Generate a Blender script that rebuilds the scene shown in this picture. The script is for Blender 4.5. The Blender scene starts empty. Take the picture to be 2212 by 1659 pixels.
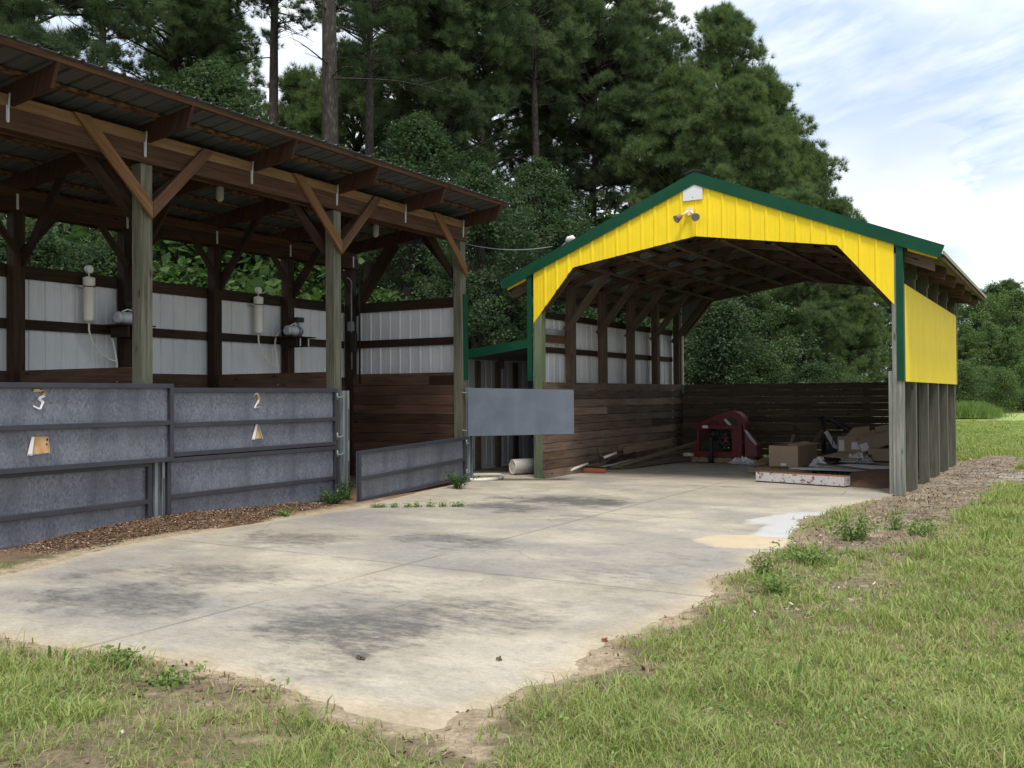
import bpy, math, random
import numpy as np
from mathutils import Vector, Matrix
R = math.radians
random.seed(7); rng = np.random.default_rng(11)
C = bpy.context.scene.collection
sc = bpy.context.scene
H = 1.65                                   # eye height

# ------------------------------------------------------------------ camera
YAW, PITCH, ROLL, FPX = 0.53739, 0.011817, -0.0067095, 2042.4   # focal length for a 2212 px wide frame
fw = Vector((-math.sin(YAW)*math.cos(PITCH), math.cos(YAW)*math.cos(PITCH), math.sin(PITCH)))
r0 = Vector((math.cos(YAW), math.sin(YAW), 0)); u0 = r0.cross(fw)
rt = r0*math.cos(ROLL)+u0*math.sin(ROLL); up = -r0*math.sin(ROLL)+u0*math.cos(ROLL)
cd = bpy.data.cameras.new('camera'); cam = bpy.data.objects.new('camera', cd); C.objects.link(cam)
cd.sensor_width = 36; cd.lens = 36*FPX/2212; cd.clip_start = 0.1; cd.clip_end = 4000
M = Matrix((rt, up, -fw)).transposed().to_4x4(); M.translation = (0, 0, H); cam.matrix_world = M
sc.camera = cam

# ------------------------------------------------------------------ light
SUN_EL, SUN_AZ = R(66), R(142)             # azimuth clockwise from +y
sd = Vector((math.sin(SUN_AZ)*math.cos(SUN_EL), math.cos(SUN_AZ)*math.cos(SUN_EL), math.sin(SUN_EL)))
sl = bpy.data.lights.new('sun', 'SUN'); sl.energy = 2.0; sl.angle = R(14); sl.color = (1, .95, .87)
so = bpy.data.objects.new('sun', sl); C.objects.link(so); so.rotation_euler = sd.to_track_quat('Z', 'Y').to_euler()
so.location = (0, 0, 60)
sc.view_settings.view_transform = 'Standard'; sc.view_settings.look = 'None'
sc.view_settings.gamma = 1; sc.view_settings.exposure = 0.74
sc.cycles.max_bounces = 7; sc.cycles.diffuse_bounces = 4; sc.cycles.transmission_bounces = 4
sc.cycles.sample_clamp_indirect = 8

class NT:                                   # small helper around a node tree
    def __init__(s, t): s.t = t; t.nodes.clear()
    def n(s, typ, **k):
        nd = s.t.nodes.new(typ)
        ins = k.pop('i', {})
        for a, v in k.items(): setattr(nd, a, v)
        for a, v in ins.items():
            if isinstance(v, bpy.types.NodeSocket): s.t.links.new(v, nd.inputs[a])
            else: nd.inputs[a].default_value = v
        return nd
    def mix(s, f, a, b, bt='MIX'):
        nd = s.n('ShaderNodeMix', data_type='RGBA', blend_type=bt)
        for i, v in ((0, f), (6, a), (7, b)):
            if isinstance(v, bpy.types.NodeSocket): s.t.links.new(v, nd.inputs[i])
            else: nd.inputs[i].default_value = v if i == 0 else (*v, 1) if len(v) == 3 else v
        return nd.outputs[2]
    def math(s, op, a, b=0.0, c=None):
        nd = s.n('ShaderNodeMath', operation=op)
        for i, v in enumerate((a, b) if c is None else (a, b, c)):
            if isinstance(v, bpy.types.NodeSocket): s.t.links.new(v, nd.inputs[i])
            else: nd.inputs[i].default_value = v
        return nd.outputs[0]
    def ramp(s, f, a, b, ca=(0, 0, 0), cb=(1, 1, 1)):
        nd = s.n('ShaderNodeValToRGB', i={0: f}); e = nd.color_ramp.elements
        e[0].position, e[1].position = a, b; e[0].color = (*ca, 1); e[1].color = (*cb, 1)
        return nd.outputs[0]
    def noise(s, vec, scale, detail=4, rough=.55, scl=None):
        if scl is not None: vec = s.n('ShaderNodeMapping', i={'Vector': vec, 'Scale': scl}).outputs[0]
        return s.n('ShaderNodeTexNoise', i={'Vector': vec, 'Scale': scale, 'Detail': detail, 'Roughness': rough}).outputs[0]

w = bpy.data.worlds.new('World'); sc.world = w; w.use_nodes = True
t = NT(w.node_tree)
SKYR, SKYO = 0.5, (0.1, 0.0, 0.0)
sky = t.n('ShaderNodeTexSky', sky_type='NISHITA', sun_disc=False, sun_elevation=SUN_EL, sun_rotation=SUN_AZ, air_density=1.0, dust_density=1.5)
tc = t.n('ShaderNodeTexCoord').outputs['Generated']
sep = t.n('ShaderNodeSeparateXYZ', i={0: tc})
den = t.math('ADD', t.math('MAXIMUM', sep.outputs[2], 0.0), 0.18)
pl = t.n('ShaderNodeCombineXYZ', i={0: t.math('DIVIDE', sep.outputs[0], den), 1: t.math('DIVIDE', sep.outputs[1], den), 2: 0.0}).outputs[0]
rot = t.n('ShaderNodeMapping', i={'Vector': pl, 'Rotation': (0, 0, SKYR), 'Location': SKYO}).outputs[0]
n1 = t.noise(rot, .85, 6, .5)
n2 = t.noise(rot, 4.6, 5, .58, (1.0, 2.1, 1))
big = t.ramp(n1, .42, .60)
wisp = t.ramp(n2, .30, .74)
# low cumulus banks near the horizon
n3 = t.noise(tc, 5.5, 6, .55, (1, 1, 2.0))
low = t.math('MULTIPLY', t.ramp(n3, .47, .53), t.ramp(sep.outputs[2], .14, .30, (1, 1, 1), (0, 0, 0)))
cm = t.math('MAXIMUM', t.math('MAXIMUM', t.math('MULTIPLY', big, .96), t.math('MULTIPLY', wisp, .6)), low)
shade = t.ramp(t.noise(tc, 7.0, 4, .5, (1, 1, 1.6)), .35, .62, (7.4, 7.6, 8.2), (10.2, 10.2, 10.2))
blue = t.mix(.8, sky.outputs[0], (4.3, 5.5, 7.1))
col = t.mix(cm, blue, shade)
bg = t.n('ShaderNodeBackground', i={0: col, 1: 0.088})
t.n('ShaderNodeOutputWorld', i={0: bg.outputs[0]})

# ------------------------------------------------------------------ materials
def mat(name):
    m = bpy.data.materials.new(name); m.use_nodes = True
    t = NT(m.node_tree); return m, t
def finish(t, col, rough=.7, metal=0.0, bump=None, bs=.3, bd=.01, spec=.35):
    k = {'Base Color': col if isinstance(col, bpy.types.NodeSocket) else (*col, 1), 'Roughness': rough, 'Metallic': metal, 'Specular IOR Level': spec}
    if bump is not None: k['Normal'] = t.n('ShaderNodeBump', i={'Strength': bs, 'Distance': bd, 'Height': bump}).outputs[0]
    b = t.n('ShaderNodeBsdfPrincipled', i=k); t.n('ShaderNodeOutputMaterial', i={0: b.outputs[0]})
def uvrnd(t):
    return t.n('ShaderNodeUVMap', uv_map='uv').outputs[0], t.n('ShaderNodeAttribute', attribute_name='rnd').outputs['Fac']
def wood(name, a, b, grey=None, gamt=0.0, knots=True, var=.5, rough=.85):
    m, t = mat(name); uv, rn = uvrnd(t)
    g = t.noise(uv, 1.0, 6, .62, (1.3, 26, 1)); g2 = t.noise(uv, 1.0, 3, .5, (.7, 4, 1))
    c = t.mix(t.ramp(g, .36, .62), a, b)
    c = t.mix(t.ramp(g2, .3, .75), c, t.mix(.55, c, a))
    if grey:
        c = t.mix(t.math('MULTIPLY', t.ramp(t.noise(uv, 1.0, 4, .6, (.9, 2.2, 1)), .42, .66), gamt), c, grey)
    c = t.mix(1.0, c, t.ramp(rn, 0, 1, (1-var*.62,)*3, (1+var*.45,)*3), 'MULTIPLY')
    if knots:
        v = t.n('ShaderNodeTexVoronoi', i={'Vector': t.n('ShaderNodeMapping', i={'Vector': uv, 'Scale': (1.6, 5.5, 1)}).outputs[0], 'Scale': 1.0, 'Randomness': 1.0})
        c = t.mix(t.ramp(v.outputs['Distance'], .05, .13, (.8,)*3, (0, 0, 0)), c, tuple(x*.28 for x in a))
    finish(t, c, rough, bump=g, bs=.35, bd=.004, spec=.2); return m
def paint(name, c, rough=.45, var=.08, spec=.4, dirt=.0, dcol=(.2, .17, .12)):
    m, t = mat(name); ob = t.n('ShaderNodeTexCoord').outputs['Object']
    n = t.noise(ob, 2.2, 5); n2 = t.noise(ob, 30, 3)
    k = t.mix(t.ramp(n, .3, .7), tuple(x*(1-var) for x in c), tuple(min(1, x*(1+var)) for x in c))
    if dirt:
        st = t.noise(ob, 3.0, 5, .6, (2.5, 2.5, .35))
        k = t.mix(t.math('MULTIPLY', t.ramp(st, .45, .75), dirt), k, dcol)
    finish(t, k, rough, bump=n2, bs=.05, bd=.003, spec=spec); return m

W = {}
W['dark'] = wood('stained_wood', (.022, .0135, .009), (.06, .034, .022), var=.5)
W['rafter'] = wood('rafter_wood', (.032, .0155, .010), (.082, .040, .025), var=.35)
W['beam'] = wood('beam_wood', (.055, .029, .018), (.125, .066, .039), var=.3)
W['tan'] = wood('tan_wood', (.145, .082, .040), (.255, .155, .080), var=.25)
W['orange'] = wood('brace_wood', (.135, .068, .030), (.25, .132, .060), var=.25)
W['redbrace'] = wood('red_brace_wood', (.075, .037, .023), (.155, .080, .048), var=.2)
W['post'] = wood('treated_post_wood', (.075, .068, .05), (.23, .21, .155), (.13, .155, .11), .5, var=.15)
W['mossy'] = wood('mossy_post_wood', (.15, .15, .13), (.36, .36, .33), (.13, .165, .115), .6, var=.15)
W['greypost'] = wood('grey_post_wood', (.10, .095, .075), (.21, .20, .165), (.07, .095, .06), .5, var=.25)
W['plank'] = wood('plank_wood', (.095, .06, .042), (.235, .155, .108), (.25, .21, .17), .6, var=1.0)
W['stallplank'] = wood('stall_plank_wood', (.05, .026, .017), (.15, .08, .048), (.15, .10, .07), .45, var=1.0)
W['barnpost'] = wood('barn_post_wood', (.068, .046, .034), (.175, .120, .087), (.08, .075, .06), .4, var=.3)
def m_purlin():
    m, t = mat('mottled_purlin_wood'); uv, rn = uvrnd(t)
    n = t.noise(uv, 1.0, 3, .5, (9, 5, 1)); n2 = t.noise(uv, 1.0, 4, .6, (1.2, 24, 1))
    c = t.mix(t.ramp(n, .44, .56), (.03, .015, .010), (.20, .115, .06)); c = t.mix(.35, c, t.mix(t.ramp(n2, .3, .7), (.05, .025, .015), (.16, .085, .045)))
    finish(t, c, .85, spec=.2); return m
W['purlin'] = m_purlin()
W['greenpost'] = wood('green_post_wood', (.10, .125, .075), (.24, .27, .18), (.09, .15, .065), .7, var=.15)
W['fence'] = wood('fence_wood', (.062, .045, .032), (.14, .102, .074), var=.7)
W['dirtyboard'] = wood('loose_board_wood', (.10, .075, .05), (.24, .18, .12), (.20, .18, .15), .5, var=.5)
W['pallet'] = wood('pallet_wood', (.14, .095, .06), (.28, .20, .13), (.19, .17, .14), .5, var=.5)
W['white'] = paint('white_metal', (.62, .635, .655), .42, .06, dirt=.35, dcol=(.42, .40, .36))
W['yellow'] = paint('yellow_paint', (.88, .655, .026), .6, .05, dirt=.22, dcol=(.60, .42, .03), spec=.12)
W['green'] = paint('green_paint', (.007, .060, .030), .6, .15, spec=.15)
W['roofmetal'] = paint('roof_metal', (.075, .085, .092), .45, .15, dirt=.35, dcol=(.12, .10, .08))
W['trimyellow'] = paint('eave_trim', (.22, .21, .06), .5, .1)
W['galv'] = paint('galvanised_steel', (.19, .215, .228), .42, .14, spec=.5)
W['strap'] = paint('bright_strap', (.48, .50, .52), .4, .08)
W['gateframe'] = paint('gate_frame_paint', (.036, .039, .050), .45, .15, dirt=.2, dcol=(.075, .075, .078))
W['gateback'] = paint('gate_back_paint', (.105, .128, .165), .5, .18, dirt=.3, dcol=(.15, .17, .20))
W['pvc'] = paint('white_plastic', (.74, .70, .64), .4, .04)
W['hosewhite'] = paint('cream_hose', (.70, .68, .56), .4, .05)
W['bucket'] = paint('grey_plastic', (.44, .43, .41), .5, .05)
W['motor'] = paint('motor_metal', (.44, .47, .50), .32, .12, spec=.6)
W['black'] = paint('black_paint', (.013, .013, .014), .5, .1)
W['darkiron'] = paint('dark_iron', (.022, .021, .023), .55, .2)
W['red'] = paint('red_paint', (.125, .010, .014), .45, .16, dirt=.35, dcol=(.12, .03, .025))
W['carton'] = paint('cardboard', (.33, .245, .175), .9, .08, spec=.15)
W['paper'] = paint('white_paper', (.66, .66, .66), .8, .05, spec=.15)
W['bristle'] = paint('orange_bristle', (.40, .13, .06), .95, .25, spec=.1)
W['cream'] = paint('cream_plastic', (.74, .68, .44), .45, .05)
W['lampbrown'] = paint('rusty_lamp', (.20, .12, .08), .5, .3)
W['sheet'] = paint('pale_sheet', (.50, .50, .50), .55, .06, dirt=.3)
W['rubber'] = paint('rubber', (.02, .02, .021), .8, .1)
W['copper'] = paint('rusty_stain', (.22, .075, .035), .8, .4)

def m_gate():
    m, t = mat('gate_sheet'); ob = t.n('ShaderNodeTexCoord').outputs['Object']
    a = t.noise(ob, 14, 3, .6); b = t.noise(t.n('ShaderNodeMapping', i={'Vector': ob, 'Rotation': (.75, 0, 0), 'Scale': (1, 1, .62)}).outputs[0], 40, 5, .8); s = t.noise(ob, 3.6, 4, .6, (1, 1, .22)); l = t.noise(ob, 2.0, 4)
    c = t.mix(t.ramp(b, .36, .64), (.056, .062, .079), (.232, .246, .286))
    c = t.mix(t.math('MULTIPLY', t.ramp(a, .35, .7), .5), c, (.19, .20, .235))
    c = t.mix(t.math('MULTIPLY', t.ramp(s, .44, .68), .6), c, (.062, .068, .084))
    c = t.mix(t.math('MULTIPLY', t.ramp(l, .5, .8), .25), c, (.20, .205, .22))
    finish(t, c, .5, bump=b, bs=.25, bd=.003, spec=.5); return m
W['gatesheet'] = m_gate()
def m_attr(name, grain=40, amp=.35, rough=.9, bs=.5, bd=.01, extra=None):
    m, t = mat(name); ob = t.n('ShaderNodeTexCoord').outputs['Object']
    c = t.n('ShaderNodeAttribute', attribute_name='col').outputs['Color']
    n = t.noise(ob, grain, 6, .68); n2 = t.noise(ob, grain*.16, 5, .6)
    c = t.mix(1.0, c, t.ramp(n, .28, .72, (1-amp,)*3, (1+amp,)*3), 'MULTIPLY')
    c = t.mix(1.0, c, t.ramp(n2, .3, .7, (1-amp*.5,)*3, (1+amp*.45,)*3), 'MULTIPLY')
    finish(t, c, rough, bump=n, bs=bs, bd=bd, spec=.2); return m
def m_slab():
    m, t = mat('concrete'); ob = t.n('ShaderNodeTexCoord').outputs['Object']
    c = t.n('ShaderNodeAttribute', attribute_name='col').outputs['Color']; st_ = t.n('ShaderNodeAttribute', attribute_name='stain').outputs['Fac']
    f = t.noise(ob, 46, 5, .75); g = t.noise(ob, 4.5, 8, .74, (1, 2.0, 1)); m2 = t.noise(ob, 13, 8, .78, (1, 1.7, 1)); h = t.noise(ob, 1.6, 6, .65); v = t.noise(ob, 160, 2, .6)
    k = t.math('ADD', st_, t.math('ADD', t.math('MULTIPLY', t.math('SUBTRACT', g, .5), 2.3), t.math('MULTIPLY', t.math('SUBTRACT', m2, .5), 2.1)))
    c = t.mix(1.0, c, t.ramp(h, .3, .7, (.945, .92, .885), (1.15, 1.12, 1.065)), 'MULTIPLY')
    c = t.mix(1.0, c, t.ramp(m2, .28, .72, (.74, .74, .75), (1.22, 1.21, 1.19)), 'MULTIPLY')
    c = t.mix(1.0, c, t.ramp(f, .3, .7, (.86,)*3, (1.12,)*3), 'MULTIPLY')
    c = t.mix(t.ramp(k, .2, 1.7, (0, 0, 0), (.88, .88, .88)), c, (.085, .082, .078))
    c = t.mix(t.ramp(v, .70, .76, (0, 0, 0), (.5, .5, .5)), c, (.50, .47, .42)); c = t.mix(t.ramp(v, .24, .29, (.45, .45, .45), (0, 0, 0)), c, (.12, .11, .10))
    w_ = t.noise(ob, 1.1, 3, .5); cr = t.n('ShaderNodeTexVoronoi', feature='DISTANCE_TO_EDGE', i={'Vector': t.mix(.12, ob, t.n('ShaderNodeTexNoise', i={'Vector': ob, 'Scale': 2.5, 'Detail': 5.0}).outputs[1]), 'Scale': .36})
    c = t.mix(t.math('MULTIPLY', t.ramp(cr.outputs[0], .0006, .0018, (.6, .6, .6), (0, 0, 0)), t.ramp(w_, .5, .56)), c, (.13, .115, .10))
    finish(t, c, .85, bump=f, bs=.3, bd=.004, spec=.2); return m
W['slab'] = m_slab()
W['soil'] = m_attr('soil', 34, .38, .95, .8, .02)
W['sand'] = m_attr('sand_grain', 80, .1, .95, .3, .004)
W['chips'] = m_attr('wood_chips', 60, .2, .9, .2, .004)
def m_leaf(name, a, b, tr=.3, rough=.5, spec=.3):
    m, t = mat(name); rn = t.n('ShaderNodeAttribute', attribute_name='rnd').outputs['Fac']
    c = t.ramp(rn, 0, 1, a, b)
    p = t.n('ShaderNodeBsdfPrincipled', i={'Base Color': c, 'Roughness': rough, 'Specular IOR Level': spec})
    tl = t.n('ShaderNodeBsdfTranslucent', i={0: t.mix(1.0, c, (1.0, 1.25, .55), 'MULTIPLY')})
    mx = t.n('ShaderNodeMixShader', i={0: tr, 1: p.outputs[0], 2: tl.outputs[0]})
    t.n('ShaderNodeOutputMaterial', i={0: mx.outputs[0]}); return m
W['needle'] = m_leaf('pine_needles', (.058, .090, .054), (.165, .220, .105), .32, .7, .1)
W['needle2'] = m_leaf('young_pine_needles', (.068, .104, .052), (.190, .250, .105), .32, .7, .1)
W['leaf'] = m_leaf('broad_leaves', (.034, .062, .038), (.105, .150, .078), .35, .7, .1)
W['leaf2'] = m_leaf('bright_leaves', (.034, .070, .024), (.095, .155, .05), .35, .65, .15)
W['leaf3'] = m_leaf('soft_leaves', (.050, .086, .040), (.140, .195, .09), .35, .7, .1)
W['leaf4'] = m_leaf('field_edge_leaves', (.065, .11, .045), (.17, .235, .095), .35, .7, .1)
W['weed'] = m_leaf('weed_leaves', (.10, .17, .04), (.25, .33, .10), .35)
W['blade'] = m_leaf('grass_blades', (.205, .28, .078), (.50, .51, .215), .35, .6, .12)
W['tuft'] = m_leaf('lush_grass', (.12, .20, .058), (.29, .38, .135), .35, .6, .12)
W['straw'] = m_leaf('dry_grass', (.24, .18, .10), (.50, .40, .25), .25, .7)
def m_bark(name, a, b):
    m, t = mat(name); ob = t.n('ShaderNodeTexCoord').outputs['Object']
    v = t.n('ShaderNodeTexVoronoi', i={'Vector': t.n('ShaderNodeMapping', i={'Vector': ob, 'Scale': (1, 1, .3)}).outputs[0], 'Scale': 14.0})
    n = t.noise(ob, 8, 5, .6, (1, 1, .4)); h = t.math('ADD', v.outputs['Distance'], n)
    finish(t, t.mix(t.ramp(h, .5, 1.0), b, a), .95, bump=h, bs=.8, bd=.03, spec=.1); return m
W['bark'] = m_bark('pine_bark', (.05, .042, .037), (.11, .094, .08))
W['bark2'] = m_bark('grey_bark', (.05, .045, .038), (.11, .10, .085))
def m_film():
    m, t = mat('clear_film'); p = t.n('ShaderNodeBsdfPrincipled', i={'Base Color': (.75, .77, .78, 1), 'Roughness': .25, 'Specular IOR Level': .6})
    tr = t.n('ShaderNodeBsdfTransparent'); mx = t.n('ShaderNodeMixShader', i={0: .45, 1: tr.outputs[0], 2: p.outputs[0]})
    t.n('ShaderNodeOutputMaterial', i={0: mx.outputs[0]}); return m
W['film'] = m_film()
def m_rustwhite():
    m, t = mat('chipped_white_paint'); ob = t.n('ShaderNodeTexCoord').outputs['Object']
    n = t.noise(ob, 7, 6, .7, (1, 1, 1.6))
    c = t.mix(t.ramp(n, .56, .6), (.60, .57, .56), (.16, .06, .04)); c = t.mix(t.ramp(t.noise(ob, 22, 4), .62, .68), c, (.12, .11, .11))
    finish(t, c, .6); return m
W['rustwhite'] = m_rustwhite()
def m_decal():
    m, t = mat('stained_decal'); ob = t.n('ShaderNodeTexCoord').outputs['Object']
    n = t.noise(ob, 11, 4, .6, (1, 1, .5)); v = t.n('ShaderNodeTexVoronoi', i={'Vector': ob, 'Scale': 13.0})
    c = t.mix(t.ramp(n, .3, .7), (.62, .48, .30), (.52, .24, .05)); c = t.mix(t.ramp(v.outputs['Distance'], .16, .22, (1,)*3, (0,)*3), c, (.07, .04, .035))
    finish(t, c, .7); return m
W['decal'] = m_decal()

# ------------------------------------------------------------------ mesh building
def np_mesh(name, verts, faces_n, attrs=None, smooth=False, idx=None):
    """verts (n,3); faces all with faces_n corners, in order, unless idx (m,faces_n) is given"""
    me = bpy.data.meshes.new(name); nv = len(verts)
    if idx is None: idx = np.arange(nv).reshape(-1, faces_n)
    nf = len(idx)
    me.vertices.add(nv); me.vertices.foreach_set('co', np.asarray(verts, np.float32).ravel())
    me.loops.add(nf*faces_n); me.loops.foreach_set('vertex_index', idx.astype(np.int32).ravel())
    me.polygons.add(nf); me.polygons.foreach_set('loop_start', np.arange(0, nf*faces_n, faces_n, dtype=np.int32))
    me.polygons.foreach_set('loop_total', np.full(nf, faces_n, np.int32))
    if smooth: me.polygons.foreach_set('use_smooth', np.ones(nf, bool))
    for k, (dom, typ, a) in (attrs or {}).items():
        at = me.attributes.new(k, typ, dom); at.data.foreach_set('color' if typ == 'FLOAT_COLOR' else 'value', np.asarray(a, np.float32).ravel())
    me.update(calc_edges=True); return me
ROOT = {}                                   # world position of each root
def wloc(o):
    v = Vector((0, 0, 0))
    while o is not None: v += ROOT.get(o.name, Vector((0, 0, 0))); o = o.parent
    return v
def link(name, me, m, parent=None):
    o = bpy.data.objects.new(name, me); C.objects.link(o)
    if m is not None: me.materials.append(W[m] if isinstance(m, str) else m)
    if parent is not None: o.parent = parent
    return o
def tag(o, label=None, cat=None, group=None, kind=None):
    if label: o['label'] = label
    if cat: o['category'] = cat
    if group: o['group'] = group
    if kind: o['kind'] = kind
    return o
def thing(name, label, cat, loc=(0, 0, 0), group=None):
    o = bpy.data.objects.new(name, None); C.objects.link(o); o.location = loc; o.empty_display_size = .2
    ROOT[o.name] = Vector(loc); return tag(o, label, cat, group)
def copy_tree(o, loc=None, rz=0, parent=None, label=None, scale=None):
    c = o.copy(); C.objects.link(c); c.parent = parent
    if loc is not None: c.location = loc; ROOT[c.name] = Vector(loc)
    if rz: c.rotation_euler.z = rz
    if scale: c.scale = scale if not isinstance(scale, (int, float)) else (scale,)*3
    if label: c['label'] = label
    for ch in [x for x in list(bpy.data.objects) if x.parent == o]: copy_tree(ch, parent=c)
    return c

class MB:
    def __init__(s): s.v = []; s.f = []; s.uv = []; s.rn = []; s.sm = []
    def face(s, pts, uv=None, r=None, sm=False):
        b = len(s.v); s.v += [tuple(p) for p in pts]; s.f.append(tuple(range(b, b+len(pts))))
        s.uv += uv if uv else [(p[0]+p[1]*.3, p[2]) for p in pts]; s.rn.append(random.random() if r is None else r); s.sm.append(sm); return s
    def hexa(s, p):                          # p: 8 corners; 0-3 one end loop, 4-7 other end loop; grain runs 0->4
        r = random.random(); ou, ov = random.random()*37, random.random()*37
        L = (Vector(p[4])-Vector(p[0])).length
        for k in range(4):
            a, b = k, (k+1) % 4; wd = (Vector(p[b])-Vector(p[a])).length; v0 = ov+k*.37
            s.face([p[a], p[b], p[b+4], p[a+4]], [(ou, v0), (ou, v0+wd), (ou+L, v0+wd), (ou+L, v0)], r)
        for q in ((3, 2, 1, 0), (4, 5, 6, 7)):
            s.face([p[i] for i in q], [(ou+.02*(j in (1, 2)), ov+.1*(j > 1)) for j in range(4)], r)
        return s
    def box(s, x0, x1, y0, y1, z0, z1):
        dx, dy, dz = x1-x0, y1-y0, z1-z0
        if dz >= dx and dz >= dy: return s.hexa([(x0, y0, z0), (x1, y0, z0), (x1, y1, z0), (x0, y1, z0), (x0, y0, z1), (x1, y0, z1), (x1, y1, z1), (x0, y1, z1)])
        if dy >= dx: return s.hexa([(x1, y0, z0), (x0, y0, z0), (x0, y0, z1), (x1, y0, z1), (x1, y1, z0), (x0, y1, z0), (x0, y1, z1), (x1, y1, z1)])
        return s.hexa([(x0, y0, z0), (x0, y1, z0), (x0, y1, z1), (x0, y0, z1), (x1, y0, z0), (x1, y1, z0), (x1, y1, z1), (x1, y0, z1)])
    def beam(s, a, b, wd, ht, upv=(0, 0, 1), taper=1.0):   # rectangular bar from a to b
        a, b = Vector(a), Vector(b); d = (b-a).normalized(); u = Vector(upv); sd_ = d.cross(u).normalized(); u = sd_.cross(d)
        q = []
        for p, k in ((a, 1), (b, taper)):
            q += [p-sd_*wd/2*k-u*ht/2*k, p+sd_*wd/2*k-u*ht/2*k, p+sd_*wd/2*k+u*ht/2*k, p-sd_*wd/2*k+u*ht/2*k]
        return s.hexa(q)
    def prism(s, poly, n):                   # planar polygon extruded along n
        n = Vector(n); a = [Vector(p) for p in poly]; b = [p+n for p in a]; r = random.random(); ou = random.random()*20
        nor = Vector((0, 0, 0))
        for i in range(len(a)): nor += a[i].cross(a[(i+1) % len(a)])
        if nor.dot(n) > 0: a, b = a[::-1], b[::-1]
        d = (a[1]-a[0]).normalized(); e = n.normalized().cross(d)
        uv = lambda q: [(ou+p.dot(d), p.dot(e)) for p in q]
        s.face(a, uv(a), r); s.face(b[::-1], uv(b[::-1]), r)
        for i in range(len(a)):
            j = (i+1) % len(a); L = (a[j]-a[i]).length
            s.face([a[j], a[i], b[i], b[j]], [(ou+L, 0), (ou, 0), (ou, n.length), (ou+L, n.length)], r)
        return s
    def tube(s, pts, rad, n=10, cap=True):
        pts = [Vector(p) for p in pts]; rad = rad if isinstance(rad, (list, tuple)) else [rad]*len(pts); rings = []
        ref = None; r = random.random()
        for i, p in enumerate(pts):
            d = (pts[min(i+1, len(pts)-1)]-pts[max(i-1, 0)]).normalized()
            if ref is None: ref = d.orthogonal().normalized()
            ref = (ref-d*ref.dot(d)).normalized(); e = d.cross(ref)
            rings.append([p+(ref*math.cos(2*math.pi*k/n)+e*math.sin(2*math.pi*k/n))*rad[i] for k in range(n)])
        for i in range(len(rings)-1):
            for k in range(n):
                j = (k+1) % n; s.face([rings[i][k], rings[i][j], rings[i+1][j], rings[i+1][k]], [(i*.1, k*.05), (i*.1, k*.05+.05), (i*.1+.1, k*.05+.05), (i*.1+.1, k*.05)], r, True)
        if cap: s.face(rings[0][::-1], None, r); s.face(rings[-1], None, r)
        return s
    def cyl(s, a, b, ra, rb=None, n=20): return s.tube([a, b], [ra, ra if rb is None else rb], n)
    def ring(s, c, rad, tr, nrm=(0, 0, 1), n=32, m=8):
        nrm = Vector(nrm).normalized(); e = nrm.orthogonal().normalized(); g = nrm.cross(e); c = Vector(c)
        P = [[c+(e*math.cos(a)+g*math.sin(a))*(rad+tr*math.cos(b))+nrm*tr*math.sin(b) for b in [2*math.pi*j/m for j in range(m)]] for a in [2*math.pi*i/n for i in range(n)]]
        for i in range(n):
            for j in range(m):
                s.face([P[i][j], P[(i+1) % n][j], P[(i+1) % n][(j+1) % m], P[i][(j+1) % m]], None, .5, True)
        return s
    def build(s, name, m, parent=None, bevel=0):
        off = wloc(parent) if parent is not None else Vector((0, 0, 0))
        me = bpy.data.meshes.new(name); me.from_pydata([(v[0]-off.x, v[1]-off.y, v[2]-off.z) for v in s.v], [], s.f)
        ul = me.uv_layers.new(name='uv'); ul.data.foreach_set('uv', np.array(s.uv, np.float32).ravel())
        at = me.attributes.new('rnd', 'FLOAT', 'FACE'); at.data.foreach_set('value', np.array(s.rn, np.float32))
        me.polygons.foreach_set('use_smooth', s.sm)
        me.update()
        o = link(name, me, m, parent)
        if any(s.sm) or bevel:
            wm = o.modifiers.new('weld', 'WELD'); wm.merge_threshold = .0005
        if bevel:
            bm = o.modifiers.new('bevel', 'BEVEL'); bm.width = bevel; bm.segments = 2
        return o
def ribs(L, pitch, h, start=0.0):            # corrugated profile: list of (s, height)
    out = [(0, 0)]; s0 = start
    while s0+pitch*.3 < L:
        for ds, hh in ((-.115, 0), (-.06, h), (.06, h), (.115, 0)):
            q = s0+ds*pitch
            if 0 < q < L: out.append((q, hh))
        for f in (.36, .64):
            for ds, hh in ((-.05, 0), (0, h*.17), (.05, 0)):
                q = s0+(f+ds)*pitch
                if 0 < q < L: out.append((q, hh))
        s0 += pitch
    out.append((L, 0)); return out
def sheet(mb, o, e, f, nrm, L, topf, botf, pitch=.255, h=.02, start=.1, th=.004):
    """corrugated sheet: o origin, e run direction (length L), f cross direction, nrm rib side; topf/botf give the ends along f at run s"""
    o, e, f, nrm = Vector(o), Vector(e), Vector(f), Vector(nrm); pr = ribs(L, pitch, h, start)
    P = lambda s_, q, hh: o+e*s_+f*q+nrm*hh
    flip = e.cross(f).dot(nrm) < 0
    for (a, ha), (b, hb) in zip(pr[:-1], pr[1:]):
        q = [P(a, botf(a), ha), P(b, botf(b), hb), P(b, topf(b), hb), P(a, topf(a), ha)]
        q2 = [P(a, botf(a), ha-th), P(b, botf(b), hb-th), P(b, topf(b), hb-th), P(a, topf(a), ha-th)]
        if flip: q, q2 = q[::-1], q2[::-1]
        mb.face(q, None, .5); mb.face(q2[::-1], None, .5)
        mb.face([q2[0], q2[1], q[1], q[0]], None, .5); mb.face([q2[2], q2[3], q[3], q[2]], None, .5)
    return mb

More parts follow.
